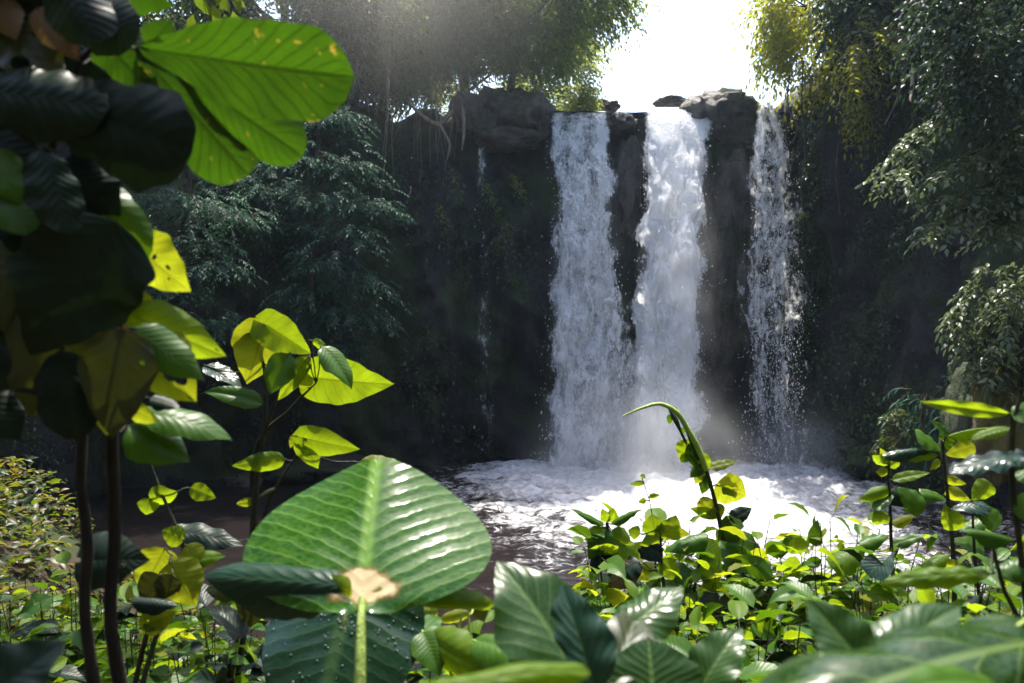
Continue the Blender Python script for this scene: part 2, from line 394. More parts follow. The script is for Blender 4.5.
M['bead'] = glass_drop()

# ------------------------------------------------------------------ ground, pool
def sm(a, b, x):
    t = np.clip((x - a) / (b - a), 0, 1); return t * t * (3 - 2 * t)
def ground_h(x, y):
    x = np.asarray(x, float); y = np.asarray(y, float)
    h = 1.95 - .232 * np.maximum(y, 0) + .0 * x
    h = h + 2.0 * np.exp(-((x + 5.2) / 1.55) ** 2) * sm(2.5, 5.5, y) * (1 - sm(8.2, 10.2, y)) * .9
    h = h + 1.6 * sm(5., 9., x) * (1 - sm(12, 16, y))
    h = np.maximum(h, -1.3)
    h = h + 9. * sm(-1.2, -9, y) * 1.3  # unseen rise behind the camera, added to hold back sky light
    h = h + 9. * sm(7.5, 14, np.abs(x + 0.0)) * (1 - sm(9., 14., y)) * .8
    return h
xs = np.concatenate([np.linspace(-120, -16, 14), np.linspace(-15, 15, 151), np.linspace(16, 120, 14)])
ys = np.concatenate([np.linspace(-120, -14, 12), np.linspace(-13, 14, 136), np.linspace(15, 40, 12), np.linspace(50, 120, 6)])
GX, GY = np.meshgrid(xs, ys)
GZ = ground_h(GX, GY)
GZ = GZ + np.array([[.12 * nz(a * .9, b * .9, 0, 3) for a in xs] for b in ys])
mb = MB(); mb.add(np.stack([GX, GY, GZ], -1).reshape(-1, 3), grid_faces(len(ys) - 1, len(xs) - 1))
tag(mb.build('ground', M['ground']), kind='structure')

# impact points of the falls on the pool (x, y, strength, radius)
IMP = [(1.3, 21.6, 1.05, 1.8), (2.4, 21.4, 1.1, 2.0), (3.9, 21.2, 1.2, 2.3), (4.9, 21.2, 1.2, 2.3), (7.6, 21.5, .9, 1.6), (8.2, 21.5, .7, 1.4)]
def foam_d(x, y):
    d = np.zeros_like(x)
    for ix, iy, s, r in IMP:
        dx = x - ix - .10 * (22 - y) * 0; dy = y - iy
        rr = np.sqrt((dx / 1.25) ** 2 + (np.where(dy < 0, dy / 3.2, dy * 1.6)) ** 2)
        d = np.maximum(d, s * np.exp(-(rr / r) ** 2 * .42))
    lift = .50 * sm(5.2, 6.6, x - .0) * (1 - sm(9.5, 11, x)) * sm(9.5, 12.5, y)          # broken white water of the outflow
    d = np.maximum(d, lift * (1 - .4 * sm(17, 21, y)))
    return np.clip(d, 0, 1.05)
xs = np.concatenate([np.linspace(-14, -5, 60), np.linspace(-4.9, 11, 200), np.linspace(11.2, 14, 12)])
ys = np.linspace(6, 25.5, 245)
GX, GY = np.meshgrid(xs, ys); FD = foam_d(GX, GY)
GZ = np.array([[(.022 + (.15 * FD[j, i])) * nz(a * 1.1, b * 1.3, 3.3, 5, .6) for i, a in enumerate(xs)] for j, b in enumerate(ys)])
GZ = GZ + .22 * np.clip(FD - .55, 0, 1)
GZ = GZ + .07 * sm(5.2, 6.6, GX) * np.array([[nz(a * 2.2 + .9 * b, b * 1.4, 7.7, 4, .6) for a in xs] for b in ys])
mb = MB(); mb.add(np.stack([GX, GY, GZ], -1).reshape(-1, 3), grid_faces(len(ys) - 1, len(xs) - 1), A=FD.ravel())
tag(mb.build('water', M['pool']), kind='structure')

# ------------------------------------------------------------------ cliff
CP = [(-17, -6, 10), (-14.5, 2, 10), (-12.5, 9, 10.5), (-10.8, 15, 11), (-8.6, 19.6, 11), (-5.5, 22.6, 10.7), (-2.2, 23.9, 10.4), (.7, 24.2, 10.6),
      (1.3, 24.25, 10.3), (3.2, 24.2, 10.25), (6.5, 24.25, 10.3), (7.9, 24.1, 10.5), (8.7, 23.6, 11.6), (9.6, 21.5, 14.5), (10.3, 18.5, 15.8),
      (10.9, 15, 16), (11.7, 11, 15), (12.7, 6, 13), (14.5, 0, 12), (17, -6, 11)]
NS, NH = 420, 70
cp = spline(CP, NS); tan = unit(np.gradient(cp[:, :2], axis=0)); outw = np.stack([-tan[:, 1], tan[:, 0]], 1)   # away from the pool
# re-sample evenly
seg = np.concatenate([[0], np.cumsum(np.linalg.norm(np.diff(cp[:, :2], axis=0), axis=1))])
def lipness(x, y):
    return sm(.4, 1.4, x) * (1 - sm(7.6, 8.6, x)) * sm(22.5, 23.8, y)
rows = []; CL = np.zeros((NH + 12, NS, 3))
for i in range(NS):
    x0, y0, zt = cp[i]; lp = float(lipness(x0, y0)); s = seg[i]
    zt = zt + (1 - lp) * .7 * nz(s * .5, 3.1, 0, 4) + lp * .12 * nz(s * 1.3, 9, 0, 3)
    for j in range(NH):
        t = j / (NH - 1); z = -1.4 + (zt + 1.4) * t
        d = 1.1 * nz(s * .28, z * .16, 1.7, 3) + .55 * nz(s * .8, z * .30, 5.2, 5, .7) + .22 * nz(s * 2.2, z * 1.1, 8.1, 4, .6)
        blk = mnoise.cell(Vector((s * .9 + .4 * nz(s, z, 0, 2), z * .45, 0))) ; d += .22 * blk
        d = d * (1 - .55 * lp) - .35 * (1 - t) * (1 - lp) * 1.6 + .25 * lp * (1 - t)
        if t > .93: d += (1 - lp) * (t - .93) / .07 * .5 - lp * (t - .93) / .07 * .15
        CL[j, i] = (x0 + outw[i, 0] * d, y0 + outw[i, 1] * d, z)
    for j in range(12):
        k = (j + 1) / 12; dist = .5 + 46 * k ** 1.8
        px, py = x0 + outw[i, 0] * dist, y0 + outw[i, 1] * dist
        lp2 = float(sm(-1.5, 1.2, px) * (1 - sm(8.5, 10.5, px))) if py > 23 else 0.
        z = zt + .35 * (1 - lp2) * nz(px * .4, py * .4, 2, 4) + (1 - max(lp, lp2)) * dist * .12 - lp * .05
        CL[NH + j, i] = (px, py, z)
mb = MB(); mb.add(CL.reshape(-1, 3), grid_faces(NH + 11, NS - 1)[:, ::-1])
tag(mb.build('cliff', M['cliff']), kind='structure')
# the upper river that feeds the falls
xs = np.linspace(.9, 8.3, 30); ys = np.linspace(23.9, 62, 40); GX, GY = np.meshgrid(xs, ys)
GZ = 10.40 + .002 * (GY - 24) + .05 * np.array([[nz(a * 1.2, b * .8, 4, 3) for a in xs] for b in ys])
mb = MB(); mb.add(np.stack([GX, GY, GZ], -1).reshape(-1, 3), grid_faces(39, 29), A=.55)
tag(mb.build('river_water', M['pool']), kind='structure')

# ------------------------------------------------------------------ rocks
def rock(name, label, c, size, seed, mat='boulder', rough=.28, fr=.9, cat='rock', group=None, sub=4, flat=0.):
    bm_me = bpy.data.meshes.new(name); import bmesh
    b = bmesh.new(); bmesh.ops.create_icosphere(b, subdivisions=sub, radius=1.)
    for v in b.verts:
        p = v.co.copy(); q = p * fr + Vector((seed * 7.3, seed * 1.9, seed * 3.1))
        d = 1 + rough * nz(q.x, q.y, q.z, 5, .8) + .13 * mnoise.cell(q * 1.9) - .06 - .16 * abs(nz(q.x * 2.3, q.y * 2.3, q.z * 2.3 + 4, 3))
        p = Vector((math.copysign(abs(p.x) ** .95, p.x), math.copysign(abs(p.y) ** .95, p.y), math.copysign(abs(p.z) ** .9, p.z))) * d
        v.co = Vector((p.x * size[0], p.y * size[1], p.z * size[2]))
    b.to_mesh(bm_me); b.free()
    for pl in bm_me.polygons: pl.use_smooth = True
    bm_me.materials.append(M[mat]); o = bpy.data.objects.new(name, bm_me); COL.objects.link(o); o.location = c
    return tag(o, label, cat, group)
def rk(label, px, py, Y, wpx, hpx, dep, seed, **kw):
    c = P(px, py, Y); k = Y / F_PX
    return rock('boulder', label, c, (wpx * k * .5, dep, hpx * k * .5), seed, **kw)
G1 = 'boulders along the lip of the falls'
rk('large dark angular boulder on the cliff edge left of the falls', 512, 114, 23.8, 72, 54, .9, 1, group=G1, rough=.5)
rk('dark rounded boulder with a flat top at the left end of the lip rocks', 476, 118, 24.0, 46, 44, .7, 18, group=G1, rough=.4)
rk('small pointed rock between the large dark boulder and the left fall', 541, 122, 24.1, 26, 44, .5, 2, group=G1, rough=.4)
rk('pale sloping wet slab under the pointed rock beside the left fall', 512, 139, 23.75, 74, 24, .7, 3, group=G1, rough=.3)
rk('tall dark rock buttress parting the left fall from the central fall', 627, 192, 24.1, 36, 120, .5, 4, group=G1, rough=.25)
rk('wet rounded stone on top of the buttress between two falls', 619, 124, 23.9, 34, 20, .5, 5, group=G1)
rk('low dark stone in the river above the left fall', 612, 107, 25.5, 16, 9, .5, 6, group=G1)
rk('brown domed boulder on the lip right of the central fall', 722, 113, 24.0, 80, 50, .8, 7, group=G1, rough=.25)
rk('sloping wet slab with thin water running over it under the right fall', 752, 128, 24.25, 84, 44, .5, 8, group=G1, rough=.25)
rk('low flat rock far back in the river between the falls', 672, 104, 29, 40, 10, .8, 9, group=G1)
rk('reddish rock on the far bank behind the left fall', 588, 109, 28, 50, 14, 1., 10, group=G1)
rk('tall dark wet rock bulge below the slab of the right fall', 728, 260, 24.3, 64, 260, .6, 16, group=G1, rough=.3)
rk('mossy yellow green rock pillar standing under the pale bush', 1003, 420, 12.6, 54, 130, .7, 11, mat='mossrock', rough=.4)
rk('dark wet rock breaking the water beneath the mossy pillar', 968, 424, 13.6, 44, 120, .8, 12, mat='cliff', rough=.4)
rk('small wet stone washed white at the left edge of the pool', 244, 482, 19.5, 34, 18, .4, 13, mat='boulder')
rk('dark rock at the foot of the cliff on the right shore', 900, 458, 20, 90, 34, 1.0, 14, mat='cliff', rough=.4)
rk('dark rock in the shade on the left shore behind the sapling', 330, 472, 20.5, 120, 30, 1.2, 15, mat='cliff', rough=.4)

# ------------------------------------------------------------------ waterfalls
def waterfall(label, L, Rr, strands, base_den, seed, layers=3, nu=44, nv=150, Ylip=24.15, Yend=21.2, fade=0., ndrop=6500, sway=.6, topflow=True):
    """L, Rr: left and right edges as (px, py) at the lip distance; strands: (u0, u1, width, strength)"""
    rng = np.random.default_rng(seed)
    root = thing('waterfall', label, 'waterfall', (P((L[-1][0] + Rr[-1][0]) / 2, 455, 23.0)[0], Yend, 0), 'falls over the cliff')
    t = np.linspace(0, 1, nv); mb = MB()
    ypx = np.array([p[1] for p in L]); lx = np.array([p[0] for p in L]); rx = np.array([p[0] for p in Rr]); ry = np.array([p[1] for p in Rr])
    py = ypx[0] + (470 - ypx[0]) * t
    def at(tt, u):
        pyy = ypx[0] + (470 - ypx[0]) * tt
        ns = np.vectorize(lambda q, k: nz(q * .028, seed * 3.1 + k, 0, 3, .7))
        env = np.clip(tt * 5, 0, 1) * (lx[-1] * 0 + min(8., .09 * (rx[2] - lx[2]) + 2))
        lpx = np.interp(pyy, ypx, lx) + ns(pyy, 0.) * env; rpx = np.interp(pyy, ry, rx) + ns(pyy, 5.) * env
        Y = Ylip + (Yend - Ylip) * np.sqrt(np.clip(tt, 0, 1))
        px = lpx + (rpx - lpx) * u
        X = (px - 512) / F_PX * Y; Z = CAM_Z - (pyy - 341.5) / F_PX * Y
        return X, Y, np.maximum(Z, -.1)
    def den(tt, u):
        e = np.minimum(u, 1 - u); d = base_den * sm(0, .26, e) + 0 * tt
        for u0, u1, wd, st in strands:
            c = u0 + (u1 - u0) * tt ** .8
            d = d + st * np.exp(-((u - c) / (wd * (1 + .5 * tt))) ** 2)
        return np.clip(d * sm(-.01, .16, e) , 0, 1.25)
    TT, UU = np.meshgrid(t, np.linspace(-.06, 1.06, nu), indexing='ij')
    for k in range(layers):
        X, Y, Z = at(TT, np.clip(UU, 0, 1)); 
        Uc = np.clip((UU + .06) / 1.12, 0, 1)
        X, Y, Z = at(TT, UU)
        off = np.array([[nz(a * 1.3, b * .45, 11 + 5 * k + seed, 4, .7) for a, b in zip(ra, rb)] for ra, rb in zip(X, Z)])
        off2 = np.array([[nz(a * 1.3 + 40, b * .4, 3 + 5 * k + seed, 3, .7) for a, b in zip(ra, rb)] for ra, rb in zip(X, Z)])
        Yk = Y + (k - (layers - 1) / 2) * .22 * (.3 + TT) - off * .50 * sm(0, .25, TT)
        Xk = X + off2 * sway * .5 * sm(0, .3, TT)
        D = den(TT, Uc) * (1.12 - .30 * TT) * (1 - fade * TT ** .7) * (1.0 if k == 0 else .82)  # denser towards the top: the sunlit brightness up there is put into the coverage
        V = np.stack([Xk, Yk, Z], -1)
        # stream coming over the lip
        top = []
        for q in (3., 1.6, .7, .2):
            row = V[0].copy(); row[:, 1] = Ylip + q; row[:, 2] = V[0][:, 2] + .02 * q + .05 * (1 - math.exp(-q)); top.append(row)
        V = np.concatenate([np.array(top), V]); D = np.concatenate([np.repeat(D[:1] * 1.1, 4, 0), D])
        mb.add(V.reshape(-1, 3), grid_faces(V.shape[0] - 1, nu - 1), None, seed * 3.7 + k * 9.1, D.ravel())
    mb.build('water_curtain', M['fall'], root)
    # flying drops
    n = ndrop * 3; tt = rng.uniform(0.02, 1, n) ** .75; u = rng.uniform(-.12, 1.12, n)
    d = den(tt, np.clip(u, 0.03, .97)); keep = rng.uniform(size=n) < (.04 + d) * .5; tt, u = tt[keep][:ndrop], u[keep][:ndrop]
    X, Y, Z = at(tt, u); X = X + rng.normal(size=len(X)) * .10 * (.3 + tt); Y = Y - np.abs(rng.normal(size=len(X))) * .28
    Z = Z + rng.normal(size=len(X)) * .1; Z = np.maximum(Z, .02)
    s = rng.uniform(.004, .013, len(X)) * (1 + (rng.uniform(size=len(X)) > .93) * .8); el = rng.uniform(1., 3.0, len(X))
    oct_ = np.array([[1, 0, 0], [0, 1, 0], [-1, 0, 0], [0, -1, 0], [0, 0, 1], [0, 0, -1]], float)
    fo = np.array([[0, 1, 4], [1, 2, 4], [2, 3, 4], [3, 0, 4], [1, 0, 5], [2, 1, 5], [3, 2, 5], [0, 3, 5]])
    V = np.stack([X, Y, Z], -1)[:, None] + oct_[None] * np.stack([s, s, s * el], -1)[:, None]
    Fa = (fo[None] + (np.arange(len(X)) * 6)[:, None, None]).reshape(-1, 3)
    mb = MB(); mb.add(V.reshape(-1, 3), np.concatenate([Fa, np.full((len(Fa), 1), -1)], 1)); 
    o = mb.build('spray', M['drop'], root); tag(o, kind='stuff')
    return root
waterfall('left curtain of white water with dark gaps between its strands', [(551, 112), (553, 200), (552, 300), (549, 400), (545, 470)],
          [(610, 112), (612, 200), (622, 300), (638, 390), (652, 470)], [(.10, .12, .13, .55), (.48, .30, .16, .40), (.85, .55, .14, .38), (.80, .93, .10, .28)], .26, 3)
waterfall('broad bright central fall, widest and whitest of the falls', [(644, 108), (641, 200), (639, 300), (632, 400), (620, 470)],
          [(722, 108), (708, 150), (704, 220), (701, 330), (699, 400), (696, 470)], [(.45, .5, .40, .60), (.2, .25, .16, .35), (.75, .75, .16, .25)], .50, 8)
waterfall('thin broken veil of drops on the right under the sloping slab', [(756, 102), (752, 130), (746, 180), (743, 300), (738, 470)],
          [(774, 102), (786, 130), (796, 180), (803, 300), (812, 470)], [(.30, .28, .13, .55), (.66, .64, .13, .55), (.9, .88, .08, .25)], .22, 12, layers=2, fade=.45, Ylip=23.6, Yend=21.2, ndrop=5000)
waterfall('faint trickle running down the dark cliff left of the falls', [(474, 148), (477, 300), (478, 470)], [(490, 148), (492, 300), (496, 470)],
          [(.5, .5, .25, .26)], .04, 15, layers=1, nu=10, Ylip=23.5, Yend=23.0, ndrop=250, sway=.08)

# ------------------------------------------------------------------ far vegetation
def cliff_pt(i, z):
    j = int(np.clip((z + 1.4) / (cp[i, 2] + 1.4) * (NH - 1), 0, NH - 1)); return CL[j, i]

def tree(label, base, crown_c, crown_r, nspray, leaf, mat, seed, k=9, slen=1.0, droop=.45, trunk_r=.16, name='tree', group=None, hang=0., lw=.45, limbs=9, clumps=26, bark='bark', kind_cat='tree', shell=.55, flat=.6):
    rng = np.random.default_rng(seed); root = thing(name, label, kind_cat, base, group)
    base = np.asarray(base, float); c = np.asarray(crown_c, float); r = np.asarray(crown_r, float)
    wood = MB(); fol = MB()
    mid = base * .45 + c * .55 + rng.normal(size=3) * .2
    tube(wood, [base - np.array([0, 0, .3]), base * .75 + mid * .25 + rng.normal(size=3) * .1, mid, c], [trunk_r * 1.35, trunk_r, trunk_r * .75, trunk_r * .3], 9, 18, .06, seed)
    # foliage clumps spread unevenly through the crown
    d = unit(rng.normal(size=(clumps, 3))); cc = c + d * r * (rng.uniform(shell, 1., (clumps, 1)) ** .6)
    for i in range(min(limbs, clumps)):
        a = mid * .6 + c * .4 if i % 2 else mid
        q = a * .5 + cc[i] * .5 + rng.normal(size=3) * .25 * r.min() * .4
        tube(wood, [a, q, cc[i]], [trunk_r * .45, trunk_r * .28, trunk_r * .08], 6, 10, .05, seed + i)
    ci = rng.integers(0, clumps, nspray); cr = rng.uniform(.16, .36, clumps)[ci, None] * r
    ld = unit(rng.normal(size=(nspray, 3)))
    st = cc[ci] + ld * cr * rng.uniform(.2, 1., (nspray, 1))
    di = unit(ld * .8 + unit(st - c) * .8 + np.array([0, 0, -hang])); 
    tb = rng.uniform(-.6, .6, clumps)[ci] + rng.normal(size=nspray) * .2
    sprays(fol, wood if nspray < 500 else None, st, di, slen * rng.uniform(.6, 1.2, nspray), k, leaf, leaf * lw, rng, droop=droop, tb=tb, flat=flat)
    wood.build('trunk', M[bark], root); fol.build('crown', M[mat], root)
    return root

GT = 'trees along the cliff top left of the falls'
tree('olive tree leaning over the left fall with fine drooping leaves', (-.6, 26.2, 10.6), (.5, 23.5, 14.1), (3.0, 1.6, 2.2), 4200, .17, 'fol_olive', 21, group=GT, hang=.35, slen=.7, clumps=44)
tree('hazy olive tree in the top middle, crown meeting the frame top', (-4.2, 26.5, 10.8), (-3.4, 23.8, 14.0), (2.9, 1.7, 2.6), 4600, .17, 'fol_olive', 22, group=GT, hang=.3, slen=.8, clumps=36)
tree('dark grey green tree at the top behind the backlit hanging leaves', (-7.6, 24.5, 11.4), (-6.6, 23.4, 13.4), (3.2, 2.4, 3.2), 4400, .18, 'fol_dark', 23, group=GT, hang=.3, slen=.8, clumps=36)
tree('leafy tree speckled with sun at the upper left edge of the cliff', (-11.2, 20.0, 11.6), (-9.6, 19.2, 12.8), (2.8, 2.6, 2.9), 3400, .17, 'fol_mid', 24, group=GT, hang=.3, slen=.8, clumps=30)
tree('tree with twisted trunk standing behind the olive tree', (-2.4, 31.2, 10.9), (-1.6, 31., 15.2), (4.2, 2.2, 3.6), 3800, .22, 'fol_olive', 25, group=GT, hang=.2, slen=.9)
GB = 'pale bushes on the bank behind the falls'
tree('pale yellow green bush behind the pointed rock by the left fall', (1.0, 26.4, 10.5), (1.1, 25.9, 12.0), (1.7, .9, 1.2), 1100, .13, 'fol_light', 26, name='bush', kind_cat='bush', group=GB, trunk_r=.05, slen=.5, clumps=16)
tree('bright bush between the large boulder and the olive trees', (-1.7, 26.0, 10.6), (-1.6, 25.7, 12.1), (1.7, .9, 1.3), 1100, .13, 'fol_light', 27, name='bush', kind_cat='bush', group=GB, trunk_r=.05, slen=.5, clumps=14)
tree('thin tuft of grass like twigs against the white sky above the central fall', (6.0, 28.5, 10.5), (5.9, 28.5, 11.35), (.55, .4, .45), 60, .10, 'fol_light', 28, name='bush', kind_cat='bush', group=GB, trunk_r=.03, slen=.4, clumps=7)
tree('tiny distant bush in the notch of sky between the left and central falls', (4.6, 36, 10.5), (4.7, 36, 11.6), (.9, .5, .5), 70, .12, 'fol_light', 29, name='bush', kind_cat='bush', group=GB, trunk_r=.03, slen=.4, clumps=7)

# the drooping layered blue-green tree on the left wall
def tier_tree(label, base, top, tiers, seed, mat='fol_teal', leaf=.145, nsp=46, name='tree', group=None):
    rng = np.random.default_rng(seed); root = thing(name, label, 'tree', base, group); wood = MB(); fol = MB()
    base = np.asarray(base, float); top = np.asarray(top, float)
    tube(wood, [base, base * .6 + top * .4 + rng.normal(size=3) * .15, top], [.11, .08, .03], 8, 14)
    for (px, py, Y, r) in tiers:
        e = P(px, py, Y); a = base + (top - base) * np.clip((e[2] - base[2]) / (top[2] - base[2]) - .05, .05, 1)
        tube(wood, [a, (a + e) / 2 + np.array([0, 0, .25]), e], [.035, .025, .01], 5, 8)
        n = int(nsp * (.5 + r)); ang = rng.uniform(0, 6.283, n)
        st = e + np.stack([np.cos(ang), np.sin(ang), .35 * rng.normal(size=n)], 1) * (r * rng.uniform(.05, .8, (n, 1)))
        di = np.stack([np.cos(ang) + rng.normal(size=n) * .3, np.sin(ang) - .35, rng.uniform(-.15, .35, n)], 1)
        sprays(fol, wood, st, di, rng.uniform(.35, .75, n), 15, leaf, leaf * .30, rng, droop=.55, spread=.75, shape='lance', tb=rng.uniform(-.5, .5, n) + .25 * (st[:, 2] - e[2]), flat=.35, ldroop=.35, twr=.007)
    wood.build('trunk', M['bark'], root); fol.build('crown', M[mat], root); return root
GL = 'drooping trees growing on the shaded left cliff'
tier_tree('blue green tree with layered drooping fronds halfway up the left cliff', (-5.2, 20.5, 4.2), (-4.7, 20.0, 9.6),
          [(335, 118, 19.5, .7), (300, 160, 19.2, .9), (345, 165, 19, .8), (270, 190, 19, .9), (320, 200, 18.8, 1.0), (372, 205, 19.2, .8), (345, 235, 18.8, .9), (290, 225, 19, .8), (240, 180, 19.2, .7)], 41, group=GL)
tier_tree('lower blue green tree with fine fronds hanging in front of the dark rock', (-4.6, 20.0, 2.2), (-4.3, 19.6, 6.5),
          [(330, 262, 18.6, .9), (360, 280, 18.8, .8), (310, 290, 18.4, .9), (345, 310, 18.6, 1.0), (372, 320, 18.9, .7), (300, 325, 18.5, .7), (330, 345, 18.6, .8)], 42, group=GL, leaf=.13)
tier_tree('small pale tipped tree on the left cliff beside the holed yellow leaf', (-8.0, 18.6, 3.6), (-7.2, 18.0, 8.4),
          [(205, 205, 17.2, .7), (190, 240, 17, .8), (215, 265, 17, .6), (180, 290, 17, .7), (235, 215, 17.4, .6), (205, 320, 17.2, .7), (170, 200, 17.2, .7)], 43, group=GL, leaf=.13)

# creepers over the cliff (too many to count)
rng = np.random.default_rng(5); pos = []; dr = []; tb = []
for _ in range(16000):
    i = rng.integers(40, NS - 40); x0, y0, zt = cp[i]; z = rng.uniform(.6, zt + .2)
    if lipness(x0, y0) > .05 or y0 < 6: continue
    q = nz(x0 * .35 + 5, y0 * .35, z * .3, 4)
    right = x0 > 8.5
    if q + (.18 if right else .02) + .035 * (z - 6) < .12: continue
    p = cliff_pt(i, z); pos.append(p - np.array([outw[i, 0], outw[i, 1], 0]) * rng.uniform(.02, .3)); dr.append((-outw[i, 0] + .6 * rng.normal(), -outw[i, 1] + .6 * rng.normal(), -.6 + .4 * rng.normal())); tb.append(q)
mb = MB(); pos = np.array(pos); dr = np.array(dr)
sprays(mb, None, pos, dr, rng.uniform(.3, .8, len(pos)), 7, .15, .065, rng, droop=.7, tb=np.clip(np.array(tb), -1, 1), nu=2)
M['creeper'] = foliage_mat('creeper leaves', (.012, .030, .012), (.034, .062, .022), (.06, .10, .03), .3, .4)
tag(mb.build('creepers', M['creeper']), 'dark creepers hanging over the shaded rock walls', 'creepers', kind='stuff')

tree('low leafy bush filling the gap behind the hanging grey roots', (-4.6, 26.2, 10.8), (-4.4, 25.6, 12.0), (1.6, .9, 1.3), 700, .14, 'fol_light', 30, name='bush', kind_cat='bush', group=GB, trunk_r=.05, slen=.5, clumps=16)
tree('dim low bush on the cliff top above the blue green tree', (-7.6, 24.0, 11.2), (-7.3, 23.2, 12.2), (1.9, 1., 1.4), 700, .15, 'fol_olive', 31, name='bush', kind_cat='bush', group=GB, trunk_r=.05, slen=.5, clumps=16)
# hanging vines and roots
GV = 'bare vines hanging down the right cliff'
def vine(label, pts, r, mat='bark', name='vine', tuft=False, group=GV, cat='vine'):
    w = [P(*p) for p in pts]; mb = MB(); tube(mb, w, r, 5, len(pts) * 6, .08)
    root = thing(name, label, cat, w[0], group); mb.build('stem', M[mat], root)
    if tuft:
        rg = np.random.default_rng(len(pts)); f = MB(); n = 6
        sprays(f, None, np.repeat(w[-1][None], n, 0), rg.normal(size=(n, 3)) - [0, 0, .6], .2, 5, .14, .05, rg)
        f.build('foliage', M['fol_light'], root)
    return root
vine('long thin vine hanging beside the right fall, ending in a small tuft', [(803, 60, 21.6), (802, 110, 21.5), (805, 150, 21.5), (801, 185, 21.4), (803, 212, 21.4)], .022, tuft=True)
vine('looped vine curling under the lip beside the right fall', [(790, 70, 21.7), (789, 110, 21.6), (797, 128, 21.5), (792, 142, 21.5), (786, 146, 21.6)], .02)
vine('pale bare branch with an elbow bend among dark leaves at the upper right', [(913, 68, 16), (912, 92, 16), (911, 101, 15.9), (926, 102, 15.7), (940, 104, 15.6), (946, 116, 15.6)], [.035, .035, .03, .03, .025, .015], 'root', name='branch', cat='branch')
vine('slanting thin vine crossing behind the bare elbow branch', [(890, 30, 17), (905, 60, 17), (897, 100, 17), (885, 125, 17)], .022)
vine('straight vine hanging deep in the shade below the yellow foliage', [(838, 60, 20), (841, 120, 20), (836, 170, 20), (840, 215, 20)], .016)
GR = 'pale roots over the cliff edge left of the falls'
for lab, pts, r in [('thick pale root snaking left across the cliff edge', [(470, 100, 24), (452, 112, 23.6), (438, 124, 23.4), (425, 118, 23.3), (414, 108, 23.3), (404, 98, 23.5)], [.07, .08, .07, .07, .05, .04]),
                    ('pale root dropping straight below the cliff edge beside the dark boulder', [(458, 92, 24), (463, 110, 23.5), (464, 130, 23.4), (462, 150, 23.4)], [.06, .06, .05, .02]),
                    ('forked pale root hanging under the snaking root', [(438, 122, 23.4), (445, 134, 23.3), (450, 146, 23.3), (447, 160, 23.4)], [.05, .045, .035, .015])]:
    vine(lab, pts, r, 'root', name='root', group=GR, cat='root')

# right side: lit yellow crown, dark masses, pale sprays, bush on the mossy rock
GRT = 'trees on the right cliff'
tree('tree with sunlit yellow leaves hanging at the edge of the white sky', (10.0, 23.4, 12.0), (8.6, 21.9, 12.9), (1.75, 1.4, 2.0), 1300, .20, 'fol_yel', 51, group=GRT, hang=.7, slen=.8, droop=.8, lw=.36, clumps=26, trunk_r=.1, shell=.4)
tree('lower yellow green branch drooping in front of the right cliff', (9.9, 21.0, 11.5), (8.5, 19.4, 10.2), (.8, .8, 1.0), 170, .18, 'fol_yel', 52, group=GRT, hang=.9, slen=.7, droop=.9, lw=.34, clumps=12, trunk_r=.05)
tree('dark leafy tree filling the top right between yellow leaves and bare branch', (11.6, 19.5, 14.5), (9.9, 19.3, 13.0), (2.0, 1.2, 2.4), 2000, .19, 'fol_dark', 53, group=GRT, hang=.5, slen=.8, droop=.7, clumps=28)
tree('dark tree in the top right corner above the pale leaf sprays', (12.4, 13.5, 13.5), (7.5, 11.2, 8.2), (1.7, 1.0, 1.1), 900, .13, 'fol_dark', 54, group=GRT, hang=.5, slen=.7, droop=.6, clumps=28)

def branch_sprays(label, specs, leaf, mat, seed, lw=.45, k=12, name='branch', group=None, shape='ovate', slen=.55, nsub=5):
    rng = np.random.default_rng(seed); b0 = P(*specs[0][0]); root = thing(name, label, 'branch', b0, group); wood = MB(); fol = MB()
    for pts in specs:
        q = np.array([P(*p) for p in pts]); c = spline(q, 14); tube(wood, q, np.linspace(.02, .006, len(q)), 5, 12)
        tan = unit(np.gradient(c, axis=0)); idx = np.repeat(np.arange(3, 14), nsub); sd = rng.choice([-1., 1.], len(idx))
        side = unit(np.cross(tan[idx], [0, 0, 1.])) * sd[:, None]
        di = tan[idx] * .7 + side * rng.uniform(.2, 1., (len(idx), 1)) + rng.normal(size=(len(idx), 3)) * .25
        sprays(fol, wood, c[idx], di, slen * rng.uniform(.5, 1.1, len(idx)), k, leaf, leaf * lw, rng, droop=.45, tb=rng.uniform(-.6, .7, len(idx)), shape=shape, twr=.004, flat=.45)
    wood.build('stem', M['bark'], root); fol.build('foliage', M[mat], root); return root
GP = 'leafy branches reaching in from the right'
branch_sprays('long pale branch of oval leaves pointing left at the right edge, topmost of these', [[(1040, 60, 13.), (1000, 88, 12.8), (960, 104, 12.6), (925, 128, 12.4), (908, 146, 12.3)]], .15, 'fol_grey', 61, group=GP)
branch_sprays('broad pale branch drooping left in the middle of the right edge', [[(1050, 110, 12.6), (1010, 135, 12.2), (970, 155, 12.0), (938, 172, 11.9)], [(1050, 130, 12.6), (1010, 165, 12.2), (985, 185, 12), (955, 196, 11.9)]], .15, 'fol_grey', 62, group=GP)
branch_sprays('brownish pale branch with the lowest drooping leaves at the right edge', [[(1050, 170, 12.4), (1010, 192, 12.1), (975, 205, 12.), (938, 224, 11.9)], [(1045, 185, 12.4), (1015, 205, 12.1), (1000, 220, 12)]], .15, 'fol_grey', 63, group=GP)
branch_sprays('small isolated spray of pale leaves over dark shade', [[(920, 165, 15), (905, 172, 14.9), (890, 178, 14.8)]], .16, 'fol_grey', 64, group=GP, nsub=1)
